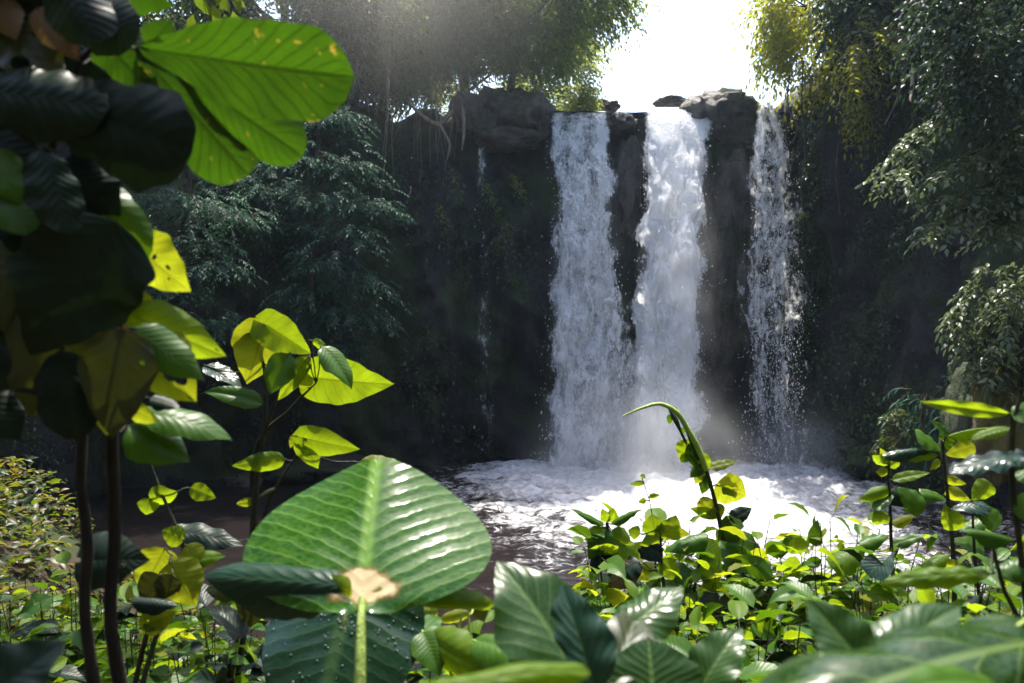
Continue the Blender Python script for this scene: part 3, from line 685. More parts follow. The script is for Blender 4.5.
branch_sprays('dim branch of dark leaves high at the top right edge', [[(1050, 0, 13.), (1000, 30, 12.8), (965, 40, 12.6), (940, 60, 12.4)], [(1040, 20, 13), (990, 55, 12.8), (955, 70, 12.7)]], .14, 'fol_dark', 65, group=GP)
tree('bush of pale sunlit leaves crowning the mossy pillar at the right edge', P(1006, 395, 12.6), P(1012, 316, 12.4), (.62, .55, .66), 330, .17, 'fol_grey', 66, name='bush', kind_cat='bush', hang=.7, slen=.45, droop=.8, trunk_r=.05, clumps=18, lw=.4)
tree('small fern like plant with narrow leaves at the foot of the right cliff', P(930, 430, 14.5), P(928, 392, 14.4), (.4, .35, .3), 40, .28, 'fol_teal', 67, name='fern', kind_cat='fern', hang=.3, slen=.5, droop=.8, trunk_r=.03, clumps=8, lw=.16)
tree('yellow green weed low on the dark right wall', P(893, 440, 15.5), P(891, 425, 15.4), (.3, .3, .3), 30, .16, 'fol_mid', 68, name='fern', kind_cat='fern', hang=.1, slen=.35, trunk_r=.02, clumps=6, lw=.3)
GC = 'small plants on the cliff left of the falls'
for lab, pts, sd in [('small weed with pale leaves on the cliff right of the trickle', [(505, 172, 23.1), (512, 176, 23.0), (518, 184, 23.)], 701), ('little plant low on the cliff below the pale sprig', [(498, 222, 23.1), (504, 226, 23.0), (500, 236, 23.)], 702), ('dim weed hanging from the cliff left of the trickle', [(448, 160, 23.1), (452, 172, 23.), (456, 184, 22.9)], 703), ('dim plant beneath the forked pale root', [(436, 196, 22.8), (440, 206, 22.7), (446, 220, 22.7)], 704)]:
    branch_sprays(lab, [pts], .15, 'fol_light', sd, nsub=1, k=5, group=GC)
branch_sprays('sprig of sunlit yellow leaves growing on the cliff under the trickle of water', [[(478, 165, 23.2), (486, 185, 23.1), (492, 200, 23.1)]], .16, 'fol_light', 69, nsub=1, k=5)

# ------------------------------------------------------------------ foreground plants
CAM = np.array([0, 0, CAM_Z])
class Plant:
    def __init__(s, name, label, cat, foot, group=None, stem='stem_dark'):
        s.foot = np.asarray(foot, float); s.root = thing(name, label, cat, foot, group)
        s.wood = MB(); s.sp = []; s.stem = stem; s.k = 0
    def stalk(s, pts, r, sides=7):
        """pts: (px, py, Y) or world arrays"""
        w = np.array([P(*p) if not isinstance(p, np.ndarray) else p for p in pts]); n = len(w) * 5
        c = spline(w, n); s.sp.append(c); tube(s.wood, w, r, sides, n, .03); return c
    def leaf(s, b, t, wpx, mat, shape='ovate', tilt=20., yaw=0., pet=True, pr=.0018, label=None, hi=False, **kw):
        bw, tw = P(*b), P(*t); mid = (bw + tw) / 2; k = mid[1] / F_PX
        tc = unit(CAM - mid); up = np.array([0, 0, 1.]); sd = np.cross(tc, up)
        if mat in ('yellow', 'lime', 'glow') and tilt <= 24: tilt -= 28
        n = math.cos(R(tilt)) * tc + math.sin(R(tilt)) * up + math.sin(R(yaw)) * sd
        s.k += 1; rg = np.random.default_rng(s.k * 31 + int(b[0] * 7 + b[1]))
        o = dict(fold=rg.uniform(.02, .14), arch=rg.uniform(.02, .10), side=rg.uniform(0, .25), wave=rg.uniform(.008, .03), wf=rg.uniform(2, 4), ph=rg.uniform(0, 6), quilt=.006, tipcurl=rg.uniform(-.05, .15)); o.update(kw)
        mb = MB(); hl = o.get('holes', ())
        nu, nv = (56, 36) if len(hl) else ((40, 20) if hi else (22, 12))
        put_leaf(mb, bw, tw, wpx * k, n, shape, nu, nv, tint=rg.uniform(-.8, .8), **o)
        ob = mb.build('leaf', M[mat], s.root, bw)
        if label: ob['label'] = label
        if pet and s.sp:
            a = np.concatenate(s.sp); dd = np.linalg.norm(a - bw, axis=1) + .25 * np.maximum(a[:, 2] - bw[2], 0); j = int(np.argmin(dd))
            L = np.linalg.norm(a[j] - bw)
            if .004 < L < .5:
                tube(s.wood, [a[j], (a[j] + bw) / 2 + np.array([0, 0, -.12 * L]), bw, bw + (tw - bw) * .06], [pr * 1.3, pr, pr, pr * .5], 5, 8)
        return ob
    def done(s):
        if s.wood.n: s.wood.build('stem', M[s.stem], s.root)

def gp(px, py, Y, dz=-.05):
    """ground point straight under a pixel position"""
    q = P(px, py, Y); return np.array([q[0], Y, float(ground_h(q[0], Y)) + dz])

# --- the dark big-leaved shrub framing the left side
p = Plant('shrub', 'tall dark shrub with big paddle leaves framing the left edge, nearest the viewer', 'shrub', gp(88, 600, 1.25), stem='bark_dark')
p.stalk([gp(90, 600, 1.25), (94, 683, 1.22), (84, 600, 1.21), (88, 540, 1.2), (80, 480, 1.2), (83, 430, 1.2), (70, 320, 1.15), (50, 200, 1.1), (60, 60, 1.05), (40, -90, 1.05)], [.013, .0095, .0085, .0088, .008, .0075, .007, .006, .005, .003], 9)
p.stalk([gp(116, 600, 1.3), (120, 683, 1.25), (110, 610, 1.23), (115, 540, 1.22), (112, 430, 1.2), (118, 350, 1.15), (122, 300, 1.12), (95, 210, 1.1), (70, 120, 1.05), (100, 40, 1.05), (132, 47, 1.08)], [.014, .011, .010, .0095, .0085, .008, .007, .006, .005, .004, .0025], 9)
LA = 'backlit green leaf of the hanging cluster'
p.leaf((138, 47, 1.06), (352, 78, 1.04), 96, 'glow', 'obovate', 14, fold=.12, wave=.018, hi=True, arch=.03, yaw=8)
p.leaf((136, 48, 1.08), (248, 176, 1.17), 82, 'glow', 'obovate', 10, fold=.1, wave=.02, hi=True, arch=.03, yaw=-14)
p.leaf((172, 64, 1.10), (303, 156, 1.16), 62, 'glow', 'obovate', 6, fold=.15, wave=.015, hi=True, arch=.03, yaw=-4)
p.leaf((98, 34, 1.1), (168, 108, 1.11), 60, 'glow', 'ovate', 10, wave=.02, hi=True)
p.leaf((148, 46, 1.13), (172, 20, 1.13), 30, 'glow', 'ovate', 15)
p.leaf((108, -20, 1.06), (172, 6, 1.06), 46, 'glow', 'ovate', 15)
p.leaf((84, 12, 1.0), (136, 40, 1.0), 62, 'dark', 'ellip', 8)
p.leaf((60, -30, .98), (100, 45, .98), 66, 'dark', 'ellip', 8)
p.leaf((4, 22, 1.02), (64, 96, 1.02), 62, 'olive', 'ovate', 12, holes=[(.5, .72, .09), (.3, .2, .05)])
p.leaf((36, 8, 1.0), (80, 62, 1.0), 34, 'brown', 'ovate', 14)
p.leaf((-10, -10, 1.0), (16, 40, 1.0), 40, 'brown', 'ovate', 10)
p.leaf((34, 96, 1.0), (190, 152, 1.02), 104, 'dark', 'obovate', 6, und=.06, fold=.1, hi=True, arch=.03)
p.leaf((-20, 90, .98), (110, 110, 1.0), 80, 'dark', 'ellip', 20)
p.leaf((62, 172, 1.08), (148, 258, 1.1), 62, 'mid', 'ellip', 8, fold=.2, hi=True, quilt=.004)
p.leaf((116, 222, 1.04), (30, 356, 1.02), 124, 'dark', 'ovate', 4, fold=.06, wave=.04, und=.07, hi=True, yaw=-12, holes=[(.42, .93, .02), (.62, .90, .03)])
p.leaf((126, 236, 1.16), (190, 292, 1.18), 56, 'yellow', 'ovate', 2, holes=[(.42, .42, .035), (.62, .38, .035), (.72, .58, .02), (.30, .8, .03)], fold=.05)
p.leaf((128, 322, 1.16), (146, 292, 1.16), 30, 'yellow', 'ellip', 4)
p.leaf((126, 312, 1.15), (226, 356, 1.2), 50, 'lime', 'ovate', 12, holes=[(.7, .85, .03), (.9, .3, .03)], yaw=-12)
p.leaf((136, 332, 1.14), (196, 402, 1.15), 66, 'yellow', 'ovate', 4, holes=[(.66, .36, .13), (.6, .5, .08), (.95, .6, .05), (.3, .7, .04)], fold=.05)
p.leaf((134, 328, 1.10), (204, 380, 1.12), 44, 'mid', 'ovate', 20, label='shaded green leaf lying over the yellow holed one')
p.leaf((122, 328, 1.07), (112, 438, 1.07), 70, 'olive', 'ovate', 12, fold=.1, holes=[(.35, .66, .03), (.3, .2, .02)])
p.leaf((104, 348, 1.1), (106, 436, 1.1), 46, 'yellow', 'ovate', 22, yaw=40)
p.leaf((98, 340, 1.1), (128, 318, 1.1), 26, 'brown', 'ovate', 10)
p.leaf((20, 366, 1.1), (66, 418, 1.1), 34, 'mid', 'ovate', 14)
p.leaf((130, 412, 1.25), (232, 438, 1.28), 40, 'mid', 'lance', 46)
p.leaf((128, 426, 1.24), (190, 462, 1.26), 52, 'mid', 'ovate', 40)
p.leaf((150, 398, 1.2), (180, 408, 1.2), 20, 'dark', 'ovate', 40)
p.leaf((130, 408, 1.2), (158, 422, 1.2), 20, 'yellow', 'ovate', 8)
p.leaf((-10, 150, 1.0), (22, 205, 1.0), 44, 'mid', 'ovate', 16)
p.leaf((-8, 190, 1.0), (40, 240, 1.0), 46, 'mid', 'ovate', 14)
p.leaf((40, 150, .98), (70, 235, 1.0), 60, 'dark', 'ellip', 62)
for (a, b, wd, tl) in [((-30, 230), (36, 330), 90, 20), ((-30, 300), (60, 400), 90, 26), ((60, 300), (30, 420), 80, 20), ((-20, 120), (50, 180), 80, 30), ((30, 60), (-20, 160), 80, 15),
                       ((-30, 380), (20, 440), 60, 24), ((60, 350), (78, 440), 60, 18), ((-40, 20), (30, 70), 80, 30), ((40, -40), (20, 40), 80, 28), ((0, -60), (60, 10), 90, 35), ((60, 160), (120, 215), 70, 30),
                       ((20, 180), (70, 290), 80, 25), ((100, 130), (40, 60), 70, 50), ((90, 60), (60, 140), 70, 20)]:
    p.leaf((*a, 1.06), (*b, 1.07), wd, 'olive' if (a[0] + b[1]) % 3 == 0 else 'dark', 'ovate' if a[1] % 20 == 0 else 'ellip', tl * .35, und=.06)
# crown above the frame, which shades the leaves below it
rg = np.random.default_rng(3)
for i in range(26):
    a = np.array([rg.uniform(-150, 130), rg.uniform(-420, -60), rg.uniform(.95, 1.6)]); b = a + np.array([rg.uniform(-90, 110), rg.uniform(10, 70), rg.uniform(-.1, .2)])
    p.leaf(tuple(a), tuple(b), rg.uniform(70, 120), 'dark', 'ellip', rg.uniform(60, 110), pet=False)
p.leaf((88, 560, 1.3), (150, 560, 1.3), 58, 'dark', 'heart', 8, holes=[(.35, .3, .04), (.62, .62, .035)])
p.done()

tree('unseen tall tree added beyond the left frame edge, its crown shading the leaves below', (-5.6, 4.2, 2.0), (-2.35, 3.7, 7.1), (1.5, 2.3, .75), 420, .2, 'fol_mid', 95, trunk_r=.14, slen=.6, droop=.35, clumps=20, k=8)  # out of view, added so that its crown darkens the left side
# --- a second, yellowing sapling low on the left
p = Plant('sapling', 'low sapling with ragged yellow leaves between the dark stems and the big glossy leaf', 'sapling', gp(150, 660, 1.9), stem='stem_dark')
p.stalk([gp(150, 660, 1.9), (145, 640, 1.9), (160, 590, 1.9), (172, 555, 1.9)], [.008, .006, .005, .003])
p.stalk([gp(150, 660, 1.9), (155, 640, 1.9), (185, 560, 1.95), (160, 490, 2.0), (150, 462, 2.0)], [.008, .006, .005, .004, .003])
p.leaf((165, 548, 1.9), (142, 592, 1.9), 44, 'yellow', 'ovate', 8, holes=[(.5, .3, .05)])
p.leaf((170, 562, 1.88), (196, 606, 1.88), 46, 'yellow', 'ovate', 4, holes=[(.55, .7, .03)])
p.leaf((160, 575, 1.86), (140, 600, 1.86), 30, 'olive', 'ovate', 8)
p.leaf((172, 575, 1.86), (160, 600, 1.86), 26, 'olive', 'ovate', 10)
p.leaf((150, 612, 1.86), (168, 628, 1.86), 30, 'lime', 'ovate', 20)
p.leaf((140, 628, 1.85), (176, 612, 1.85), 26, 'yellow', 'ovate', 15)
p.leaf((184, 540, 1.95), (162, 530, 1.95), 22, 'lime', 'ovate', 15)
p.leaf((186, 545, 1.95), (205, 570, 1.95), 24, 'yellow', 'ovate', 12)
p.leaf((190, 560, 1.95), (226, 556, 1.95), 18, 'lime', 'ovate', 25)
p.leaf((150, 500, 2.0), (178, 492, 2.0), 24, 'lime', 'ovate', 12, yaw=-30)
p.leaf((150, 498, 2.0), (146, 515, 2.0), 20, 'lime', 'ovate', 15)
p.leaf((190, 488, 2.0), (216, 498, 2.0), 18, 'lime', 'ovate', 20)
p.leaf((130, 600, 1.8), (178, 605, 1.8), 20, 'dark', 'lance', 40)
p.done()

# --- the lit heart-leaved sapling in the middle left
p = Plant('sapling', 'upright sapling with backlit heart shaped leaves standing before the dark cliff', 'sapling', gp(236, 660, 2.3), stem='stem_dark')
p.stalk([gp(236, 660, 2.3), (232, 660, 2.3), (250, 560, 2.3), (258, 470, 2.3), (264, 430, 2.3), (266, 405, 2.3), (263, 345, 2.3), (264, 326, 2.3)], [.012, .011, .010, .0085, .007, .005, .004, .003])
p.stalk([gp(240, 660, 2.32), (240, 660, 2.32), (256, 560, 2.32), (266, 430, 2.3), (290, 410, 2.3), (308, 390, 2.28), (316, 383, 2.28)], [.010, .009, .008, .006, .0045, .0035, .002])
p.stalk([(266, 428, 2.3), (276, 402, 2.28), (279, 396, 2.28)], [.004, .003, .002])
p.stalk([(256, 540, 2.32), (280, 480, 2.3), (292, 462, 2.3), (305, 440, 2.3)], [.005, .004, .003, .002])
p.leaf((263, 330, 2.28), (247, 384, 2.30), 52, 'yellow', 'heart', 2, fold=.06, arch=.03, label='translucent yellow heart shaped leaf', hi=True)
p.leaf((264, 324, 2.26), (312, 354, 2.28), 38, 'lime', 'heart', 10, fold=.15, yaw=-20)
p.leaf((273, 316, 2.3), (229, 334, 2.28), 26, 'wet', 'ovate', 66, fold=.1, label='dark leaf with a wet silvery sheen')
p.leaf((290, 354, 2.25), (270, 394, 2.24), 36, 'mid', 'ovate', 24, fold=.3, yaw=25)
p.leaf((308, 356, 2.26), (278, 400, 2.25), 20, 'lime', 'ovate', 10, fold=.35)
p.leaf((308, 356, 2.27), (296, 376, 2.27), 16, 'yellow', 'ovate', 8)
p.leaf((314, 378, 2.29), (394, 384, 2.32), 50, 'lime', 'heart', 12, fold=.08, hi=True)
p.leaf((322, 347, 2.24), (352, 389, 2.22), 30, 'mid', 'ovate', 52, fold=.25, yaw=-10)
p.leaf((313, 340, 2.25), (328, 350, 2.25), 9, 'lime', 'ovate', 10)
p.leaf((308, 388, 2.28), (300, 370, 2.28), 16, 'yellow', 'ovate', 8)
p.leaf((263, 404, 2.28), (203, 391, 2.26), 23, 'mid', 'ovate', 30, fold=.2)
p.leaf((204, 366, 2.32), (243, 388, 2.3), 26, 'wet', 'ovate', 64, fold=.15)
p.leaf((304, 438, 2.28), (360, 449, 2.3), 30, 'lime', 'heart', 8, fold=.1)
p.leaf((304, 440, 2.29), (318, 469, 2.3), 26, 'lime', 'heart', 8, fold=.1)
p.leaf((296, 434, 2.29), (290, 448, 2.29), 9, 'yellow', 'ovate', 15, yaw=30)
p.leaf((285, 459, 2.29), (232, 466, 2.28), 20, 'lime', 'ovate', 24)
p.leaf((360, 462, 2.3), (412, 468, 2.3), 16, 'yellow', 'ovate', 18)
p.leaf((258, 500, 2.3), (236, 504, 2.3), 9, 'yellow', 'lance', 20)
p.leaf((278, 487, 2.3), (256, 500, 2.3), 6, 'olive', 'lance', 40)
p.leaf((170, 530, 2.2), (244, 545, 2.2), 30, 'dark', 'ovate', 35)
p.leaf((255, 590, 2.0), (250, 628, 2.0), 34, 'olive', 'ovate', 10)
p.leaf((240, 585, 2.0), (205, 590, 2.0), 30, 'olive', 'ovate', 14)
p.leaf((256, 588, 2.05), (280, 620, 2.05), 30, 'mid', 'ovate', 16)
p.done()

# --- taro: heart shaped blade built round its stalk
def heart_blade(name, mat, root, base, tip, width, nhint, R0, nth=90, nr=22, side=.35, arch=.05, wave=.03, wf=7, quilt=.004, nve=8, curl=0., seed=0, lobe_drop=.0, vk=2.6):
    """R0: outline as (angle from tip in degrees, radius in blade lengths across / along)"""
    L, xv, yv, n = frame_from(np.asarray(base), np.asarray(tip), np.asarray(nhint, float))
    ang = np.array([a for a, _ in R0], float); rad = np.array([r for _, r in R0], float)
    th = np.linspace(-179.5, 179.5, nth); r0 = np.interp(np.abs(th), ang, rad)
    ker = np.ones(5) / 5; r0 = np.convolve(np.pad(r0, 2, mode='wrap'), ker, 'valid')
    rr = np.linspace(.004, 1, nr)
    rho = rr[:, None] * r0[None]; t = R(1) * th[None]
    x = rho * np.sin(t) * width / L * .5; y = rho * np.cos(t)
    edge = rr[:, None] ** 2
    z = arch * np.sin(np.clip(y, 0, 1) * math.pi) - side * x ** 2 - lobe_drop * np.maximum(-y, 0) ** 1.5
    z = z + wave * edge * np.sin(t * wf + seed) * np.minimum(1, rho * 3) - curl * np.maximum(rr[:, None] - .85, 0) ** 2 * 20
    phase = y * nve - np.abs(x) * vk * 2 * L / width
    z = z + quilt * np.abs(2 * (phase - np.floor(phase)) - 1) ** .7 * np.minimum(1, np.abs(x) * 8) * (1 - edge * .6)
    V = np.asarray(base) + (x * L)[..., None] * xv + (y * L)[..., None] * yv + (z * L)[..., None] * n
    uv = np.stack([y, np.clip(x / (width / L) + .5, 0, 1)], -1)
    mb = MB(); mb.add(V.reshape(-1, 3), grid_faces(nr - 1, nth - 1), uv.reshape(-1, 2), 0.)
    return mb.build(name, M[mat], root, base)
TARO = [(0, 1.0), (12, .93), (30, .80), (55, .66), (80, .58), (105, .56), (130, .58), (150, .55), (162, .40), (172, .16), (179.5, .06)]
p = Plant('taro_plant', 'large glossy green heart shaped leaf with a bleached patch at its stalk, lower middle', 'taro plant', gp(360, 680, 1.15), stem='stem_pale')
p.stalk([gp(360, 683, 1.15), (360, 683, 1.13), (361, 630, 1.15), (362, 598, 1.19)], [.012, .0085, .007, .005], 9)
c0 = P(362, 592, 1.2)
TARO2 = [(0, 1.04), (6, .98), (25, .97), (45, 1.0), (60, 1.02), (72, 1.0), (80, .88), (88, .66), (100, .36), (120, .22), (150, .16), (170, .10), (179.5, .05)]
heart_blade('leaf', 'taro', p.root, c0, P(377, 461, 1.41), .43, np.array([0.02, -.50, 1.]), TARO2, side=.24, arch=.03, wave=.032, wf=5, quilt=.004, nve=10, vk=4.6, lobe_drop=.2, seed=1)
p.leaf((348, 586, 1.2), (203, 576, 1.24), 64, 'wet', 'lance', 14, fold=.02, wave=.004, und=.05, arch=.03, quilt=.002, pet=False, hi=True, label='dark shaded lobe of the big leaf turned to the left')  # same leaf as the blade; its shade is put into the darker colour
p.leaf((372, 592, 1.2), (494, 604, 1.3), 26, 'lime', 'ellip', 8, pet=False, label='yellow green underside of the right lobe')
p.leaf((352, 594, 1.19), (318, 580, 1.22), 26, 'lime', 'ovate', 8, pet=False)
p.done()
p = Plant('taro_plant', 'dark wet heart leaf dotted with bright water beads, underneath the large glossy leaf', 'taro plant', gp(330, 700, 1.35), stem='stem')
c1 = P(345, 612, 1.5); p.stalk([gp(340, 700, 1.4), P(345, 720, 1.4), c1], [.012, .009, .006])
lf = heart_blade('leaf', 'wet', p.root, c1, P(316, 740, 1.38), .52, np.array([0.0, -.6, 1.]), TARO, side=.3, wave=.02, quilt=.006, seed=2)
rg = np.random.default_rng(12); co = np.array([v.co[:] for v in lf.data.vertices]) + np.array(lf.location) + np.array(p.root.location)
mbd = MB(); sel = rg.choice(len(co), 420); 
th = np.linspace(0, 2 * math.pi, 9)[:-1]; phs = np.linspace(0, math.pi / 2, 4)
for q in sel:
    r_ = .0005 + .0026 * rg.uniform() ** 3; vv = np.array([[math.cos(a) * math.cos(f), math.sin(a) * math.cos(f), .7 * math.sin(f)] for f in phs for a in th]) * r_
    fc = np.array([[i * 8 + j, i * 8 + (j + 1) % 8, (i + 1) * 8 + (j + 1) % 8, (i + 1) * 8 + j] for i in range(3) for j in range(8)])
    mbd.add(co[q] - np.array(p.root.location) + vv + np.array([0, -.0003, .0004]), fc)
tag(mbd.build('water_beads', M['bead'], lf), kind='stuff')
p.done()
p = Plant('taro_plant', 'pair of dark glossy leaves standing folded at the bottom middle before the brown water', 'taro plant', gp(590, 690, 1.0), stem='stem_pale')
p.stalk([gp(590, 700, 1.0), (600, 720, .98), (598, 690, .98)], [.010, .007, .005]); p.stalk([gp(595, 700, 1.0), (655, 720, 1.02), (652, 700, 1.02)], [.010, .007, .005])
p.leaf((586, 690, .98), (497, 560, 1.08), 108, 'deep', 'ovate', 34, fold=.22, hi=True, yaw=-10, quilt=.004)
p.leaf((596, 690, .98), (562, 584, 1.05), 66, 'wet', 'ovate', 46, fold=.25, hi=True, yaw=20, quilt=.004)
p.leaf((622, 636, 1.12), (683, 588, 1.18), 58, 'deep', 'ovate', 34, fold=.15, hi=True, yaw=15, quilt=.004)
p.leaf((654, 705, 1.0), (648, 636, 1.05), 96, 'deep', 'ovate', 50, fold=.35, hi=True)
p.leaf((700, 690, 1.0), (742, 628, 1.05), 50, 'deep', 'ovate', 40, fold=.2)
p.leaf((610, 690, 1.0), (640, 610, 1.2), 50, 'olive', 'ovate', 12, fold=.2)
p.done()
p = Plant('taro_plant', 'out of focus yellow green leaf lying across the bottom edge', 'taro plant', gp(480, 760, .62), stem='stem_pale')
p.stalk([gp(480, 760, .62), P(470, 790, .6), P(400, 712, .62)], [.008, .006, .004])
p.leaf((392, 706, .62), (592, 668, .66), 44, 'lime', 'ellip', 28, fold=.1, quilt=.004, hi=True)
p.done()
p = Plant('taro_plant', 'broad blurred ribbed leaf filling the bottom right corner, closest to the lens', 'taro plant', gp(960, 760, .62), stem='stem_pale')
p.stalk([gp(960, 760, .62), P(1080, 760, .72), P(1040, 612, .76)], [.012, .009, .006])
p.leaf((1060, 640, .76), (735, 745, .62), 185, 'ribbed', 'ellip', 40, fold=.10, wave=.03, wf=3.4, quilt=.012, nve=6, hi=True, arch=.06)
p.leaf((868, 672, .72), (806, 600, .76), 60, 'deep', 'ovate', 40, fold=.3, hi=True)
p.leaf((880, 660, .74), (960, 606, .80), 60, 'deep', 'ovate', 30, fold=.2, hi=True)
p.leaf((1000, 690, .66), (900, 690, .6), 60, 'mid', 'ovate', 55, fold=.2, hi=True)
p.done()
p = Plant('taro_plant', 'dim dark leaf tip blurred in the bottom left corner', 'taro plant', gp(30, 760, .8), stem='stem_dark')
p.stalk([gp(30, 760, .8), P(-20, 740, .8)], [.01, .006])
p.leaf((-40, 720, .8), (66, 640, .85), 80, 'dark', 'ovate', 34, fold=.2, hi=True)
p.done()
p = Plant('taro_plant', 'small cluster of striped bright leaves between the large glossy leaf and the folded pair', 'taro plant', gp(460, 690, 1.5), stem='stem_pale')
p.stalk([gp(460, 690, 1.5), (450, 690, 1.5), (456, 650, 1.5), (462, 612, 1.5)], [.007, .005, .004, .002]); p.stalk([gp(470, 690, 1.5), (480, 690, 1.5), (470, 640, 1.5), (468, 614, 1.5)], [.006, .005, .004, .002])
p.leaf((474, 640, 1.45), (546, 662, 1.35), 46, 'mid', 'ovate', 56, fold=.2, quilt=.004, hi=True, label='bright striped glossy leaf')
p.leaf((430, 638, 1.5), (490, 672, 1.4), 44, 'lime', 'ovate', 14, fold=.2, quilt=.004)
p.leaf((422, 632, 1.5), (440, 676, 1.45), 36, 'mid', 'ovate', 30, fold=.3)
p.leaf((414, 640, 1.5), (440, 615, 1.6), 28, 'mid', 'ovate', 60, fold=.2)
p.leaf((392, 615, 1.7), (416, 614, 1.7), 14, 'lime', 'ellip', 20); p.leaf((412, 616, 1.7), (438, 612, 1.7), 15, 'yellow', 'ellip', 20); p.leaf((440, 620, 1.7), (470, 613, 1.7), 12, 'yellow', 'ellip', 20)
p.leaf((476, 600, 1.6), (484, 622, 1.6), 20, 'olive', 'ovate', 20)
p.done()

# ------------------------------------------------------------------ shrubs of the middle ground
def shrub(name, label, foot, tops, leafL, mats, seed, per=14, lw=.55, shape='ovate', start=.45, r=.005, droop=.12, spread=.5, group=None, cat='shrub', stem='stem_dark', tilt=1.0, flat=.45, twigs=True):
    rng = np.random.default_rng(seed); leafL = leafL * 1.2; foot = np.asarray(foot, float); root = thing(name, label, cat, foot, group)
    wood = MB(); fm = {m: MB() for m in mats}; names = list(mats)
    tops = list(tops) + [(q[0] + rng.normal() * 26, q[1] + rng.uniform(0, 45), q[2] + rng.normal() * .12) for q in tops for _ in range(2)]
    for q in tops:
        e = P(*q); m1 = foot * .55 + e * .45 + rng.normal(size=3) * .05; c = spline([foot + rng.normal(size=3) * [.05, .05, 0], m1, e], 24)
        tube(wood, [c[0], c[8], c[16], c[23]], [r, r * .85, r * .6, r * .3], 6, 14, .04)
        t = np.linspace(start, 1, per); ci = c[np.clip((t * 23).astype(int), 0, 23)]
        ang = np.arange(per) * 2.4 + rng.uniform(0, 6); ln = leafL * (1.15 - .45 * (t - start) / (1 - start)) * rng.uniform(.45, 1.2, per)
        d = np.stack([np.cos(ang), np.sin(ang), rng.uniform(-.4, .3, per) - droop], 1)
        d[-1] = [rng.normal() * .6, rng.normal() * .6, .25]; d[-2, 2] += .2
        b = ci + unit(d) * (spread * ln)[:, None]; 
        if twigs:
            for k in range(per): tube(wood, [ci[k], b[k]], [r * .3, r * .18], 4, 4)
        nr = np.array([0, 0, tilt]) + np.stack([np.zeros(per), rng.uniform(-.5, .9, per), np.zeros(per)], 1) + rng.normal(size=(per, 3)) * flat
        mi = rng.choice(len(names), per, p=np.array(list(mats.values())) / sum(mats.values()))
        for k, mn in enumerate(names):
            w_ = mi == k
            if w_.any(): scatter(fm[mn], b[w_], d[w_], nr[w_], ln[w_], ln[w_] * lw, rng.uniform(-.8, .8, w_.sum()), shape, 8, 6, fold=.18, arch=.08, wave=.02, quilt=.006, tipcurl=.1)
    wood.build('stem', M[stem], root)
    for mn, f in fm.items():
        if f.n: f.build('foliage', M[mn], root)
    return root

# centre right: climbing shrub with an arching shoot
p = Plant('shrub', 'leafy shrub with one long shoot arching left in front of the falling water', 'shrub', gp(730, 640, 3.3), stem='stem_dark')
main = p.stalk([gp(730, 640, 3.3), (733, 640, 3.3), (728, 570, 3.3), (716, 505, 3.3), (706, 468, 3.3)], [.016, .014, .012, .009, .007])
w2 = MB(); pts = [P(*q) for q in [(706, 470, 3.3), (698, 448, 3.28), (688, 430, 3.26), (675, 411, 3.24), (660, 404, 3.22), (642, 408, 3.2), (623, 416, 3.2)]]
tube(w2, pts, [.012, .012, .011, .010, .008, .006, .003], 7, 40, .03); w2.build('shoot', M['stem_pale'], p.root)
for b, t, wd, m, tl in [((690, 440), (682, 462), 22, 'lime', 14), ((692, 442), (697, 470), 18, 'mid', 20), ((688, 455), (680, 462), 10, 'lime', 20), ((700, 452), (706, 476), 18, 'lime', 8), ((704, 462), (690, 478), 14, 'mid', 25),
        ((708, 468), (738, 461), 12, 'yellow', 30), ((706, 476), (702, 494), 14, 'mid', 20), ((704, 470), (695, 484), 12, 'yellow', 10), ((684, 428), (681, 434), 7, 'mid', 10), ((671, 414), (669, 424), 7, 'mid', 10), ((672, 408), (678, 414), 7, 'lime', 10),
        ((716, 484), (746, 496), 36, 'yellow', 4), ((724, 482), (736, 492), 20, 'mid', 10), ((714, 500), (700, 518), 24, 'yellow', 6), ((712, 505), (720, 520), 20, 'yellow', 8), ((722, 520), (746, 545), 30, 'mid', 30), ((726, 540), (765, 560), 34, 'mid', 34),
        ((728, 552), (706, 545), 24, 'lime', 20), ((722, 560), (694, 556), 20, 'mid', 30), ((718, 516), (690, 508), 12, 'lime', 20), ((730, 545), (716, 530), 18, 'yellow', 12), ((730, 520), (752, 508), 16, 'dark', 14), ((732, 580), (760, 600), 40, 'mid', 32), ((735, 560), (775, 580), 40, 'dark', 36)]:
    p.leaf((*b, 3.3), (*t, 3.32), wd, m, 'ovate', tl, yaw=float((b[0] * 13 + t[1] * 7) % 40 - 20))
p.done()
GS = 'leafy shrubs at the near shore'
p = Plant('shrub', 'small plant with drooping toothed leaves left of the arching shoot, against white foam', 'shrub', gp(610, 640, 3.1), group=GS)
p.stalk([gp(610, 640, 3.1), (611, 620, 3.1), (609, 560, 3.1), (607, 522, 3.1)], [.008, .007, .005, .004])
for b, t, wd, m, tl in [((604, 525), (570, 509), 10, 'mid', 50), ((611, 524), (642, 509), 10, 'mid', 50), ((609, 528), (588, 560), 24, 'mid', 34), ((607, 522), (602, 508), 10, 'lime', 20), ((608, 522), (614, 508), 9, 'lime', 30), ((612, 530), (632, 545), 16, 'lime', 16), ((604, 530), (584, 540), 16, 'lime', 20), ((612, 540), (640, 560), 26, 'lime', 26), ((607, 545), (592, 575), 22, 'dark', 28)]:
    p.leaf((*b, 3.1), (*t, 3.08), wd, m, 'ovate', tl, hi=True, quilt=.004)
p.done()
p = Plant('weed', 'thin twiggy weed with tiny leaves rising above the bright leaves, before the foam', 'weed', gp(655, 640, 3.2))
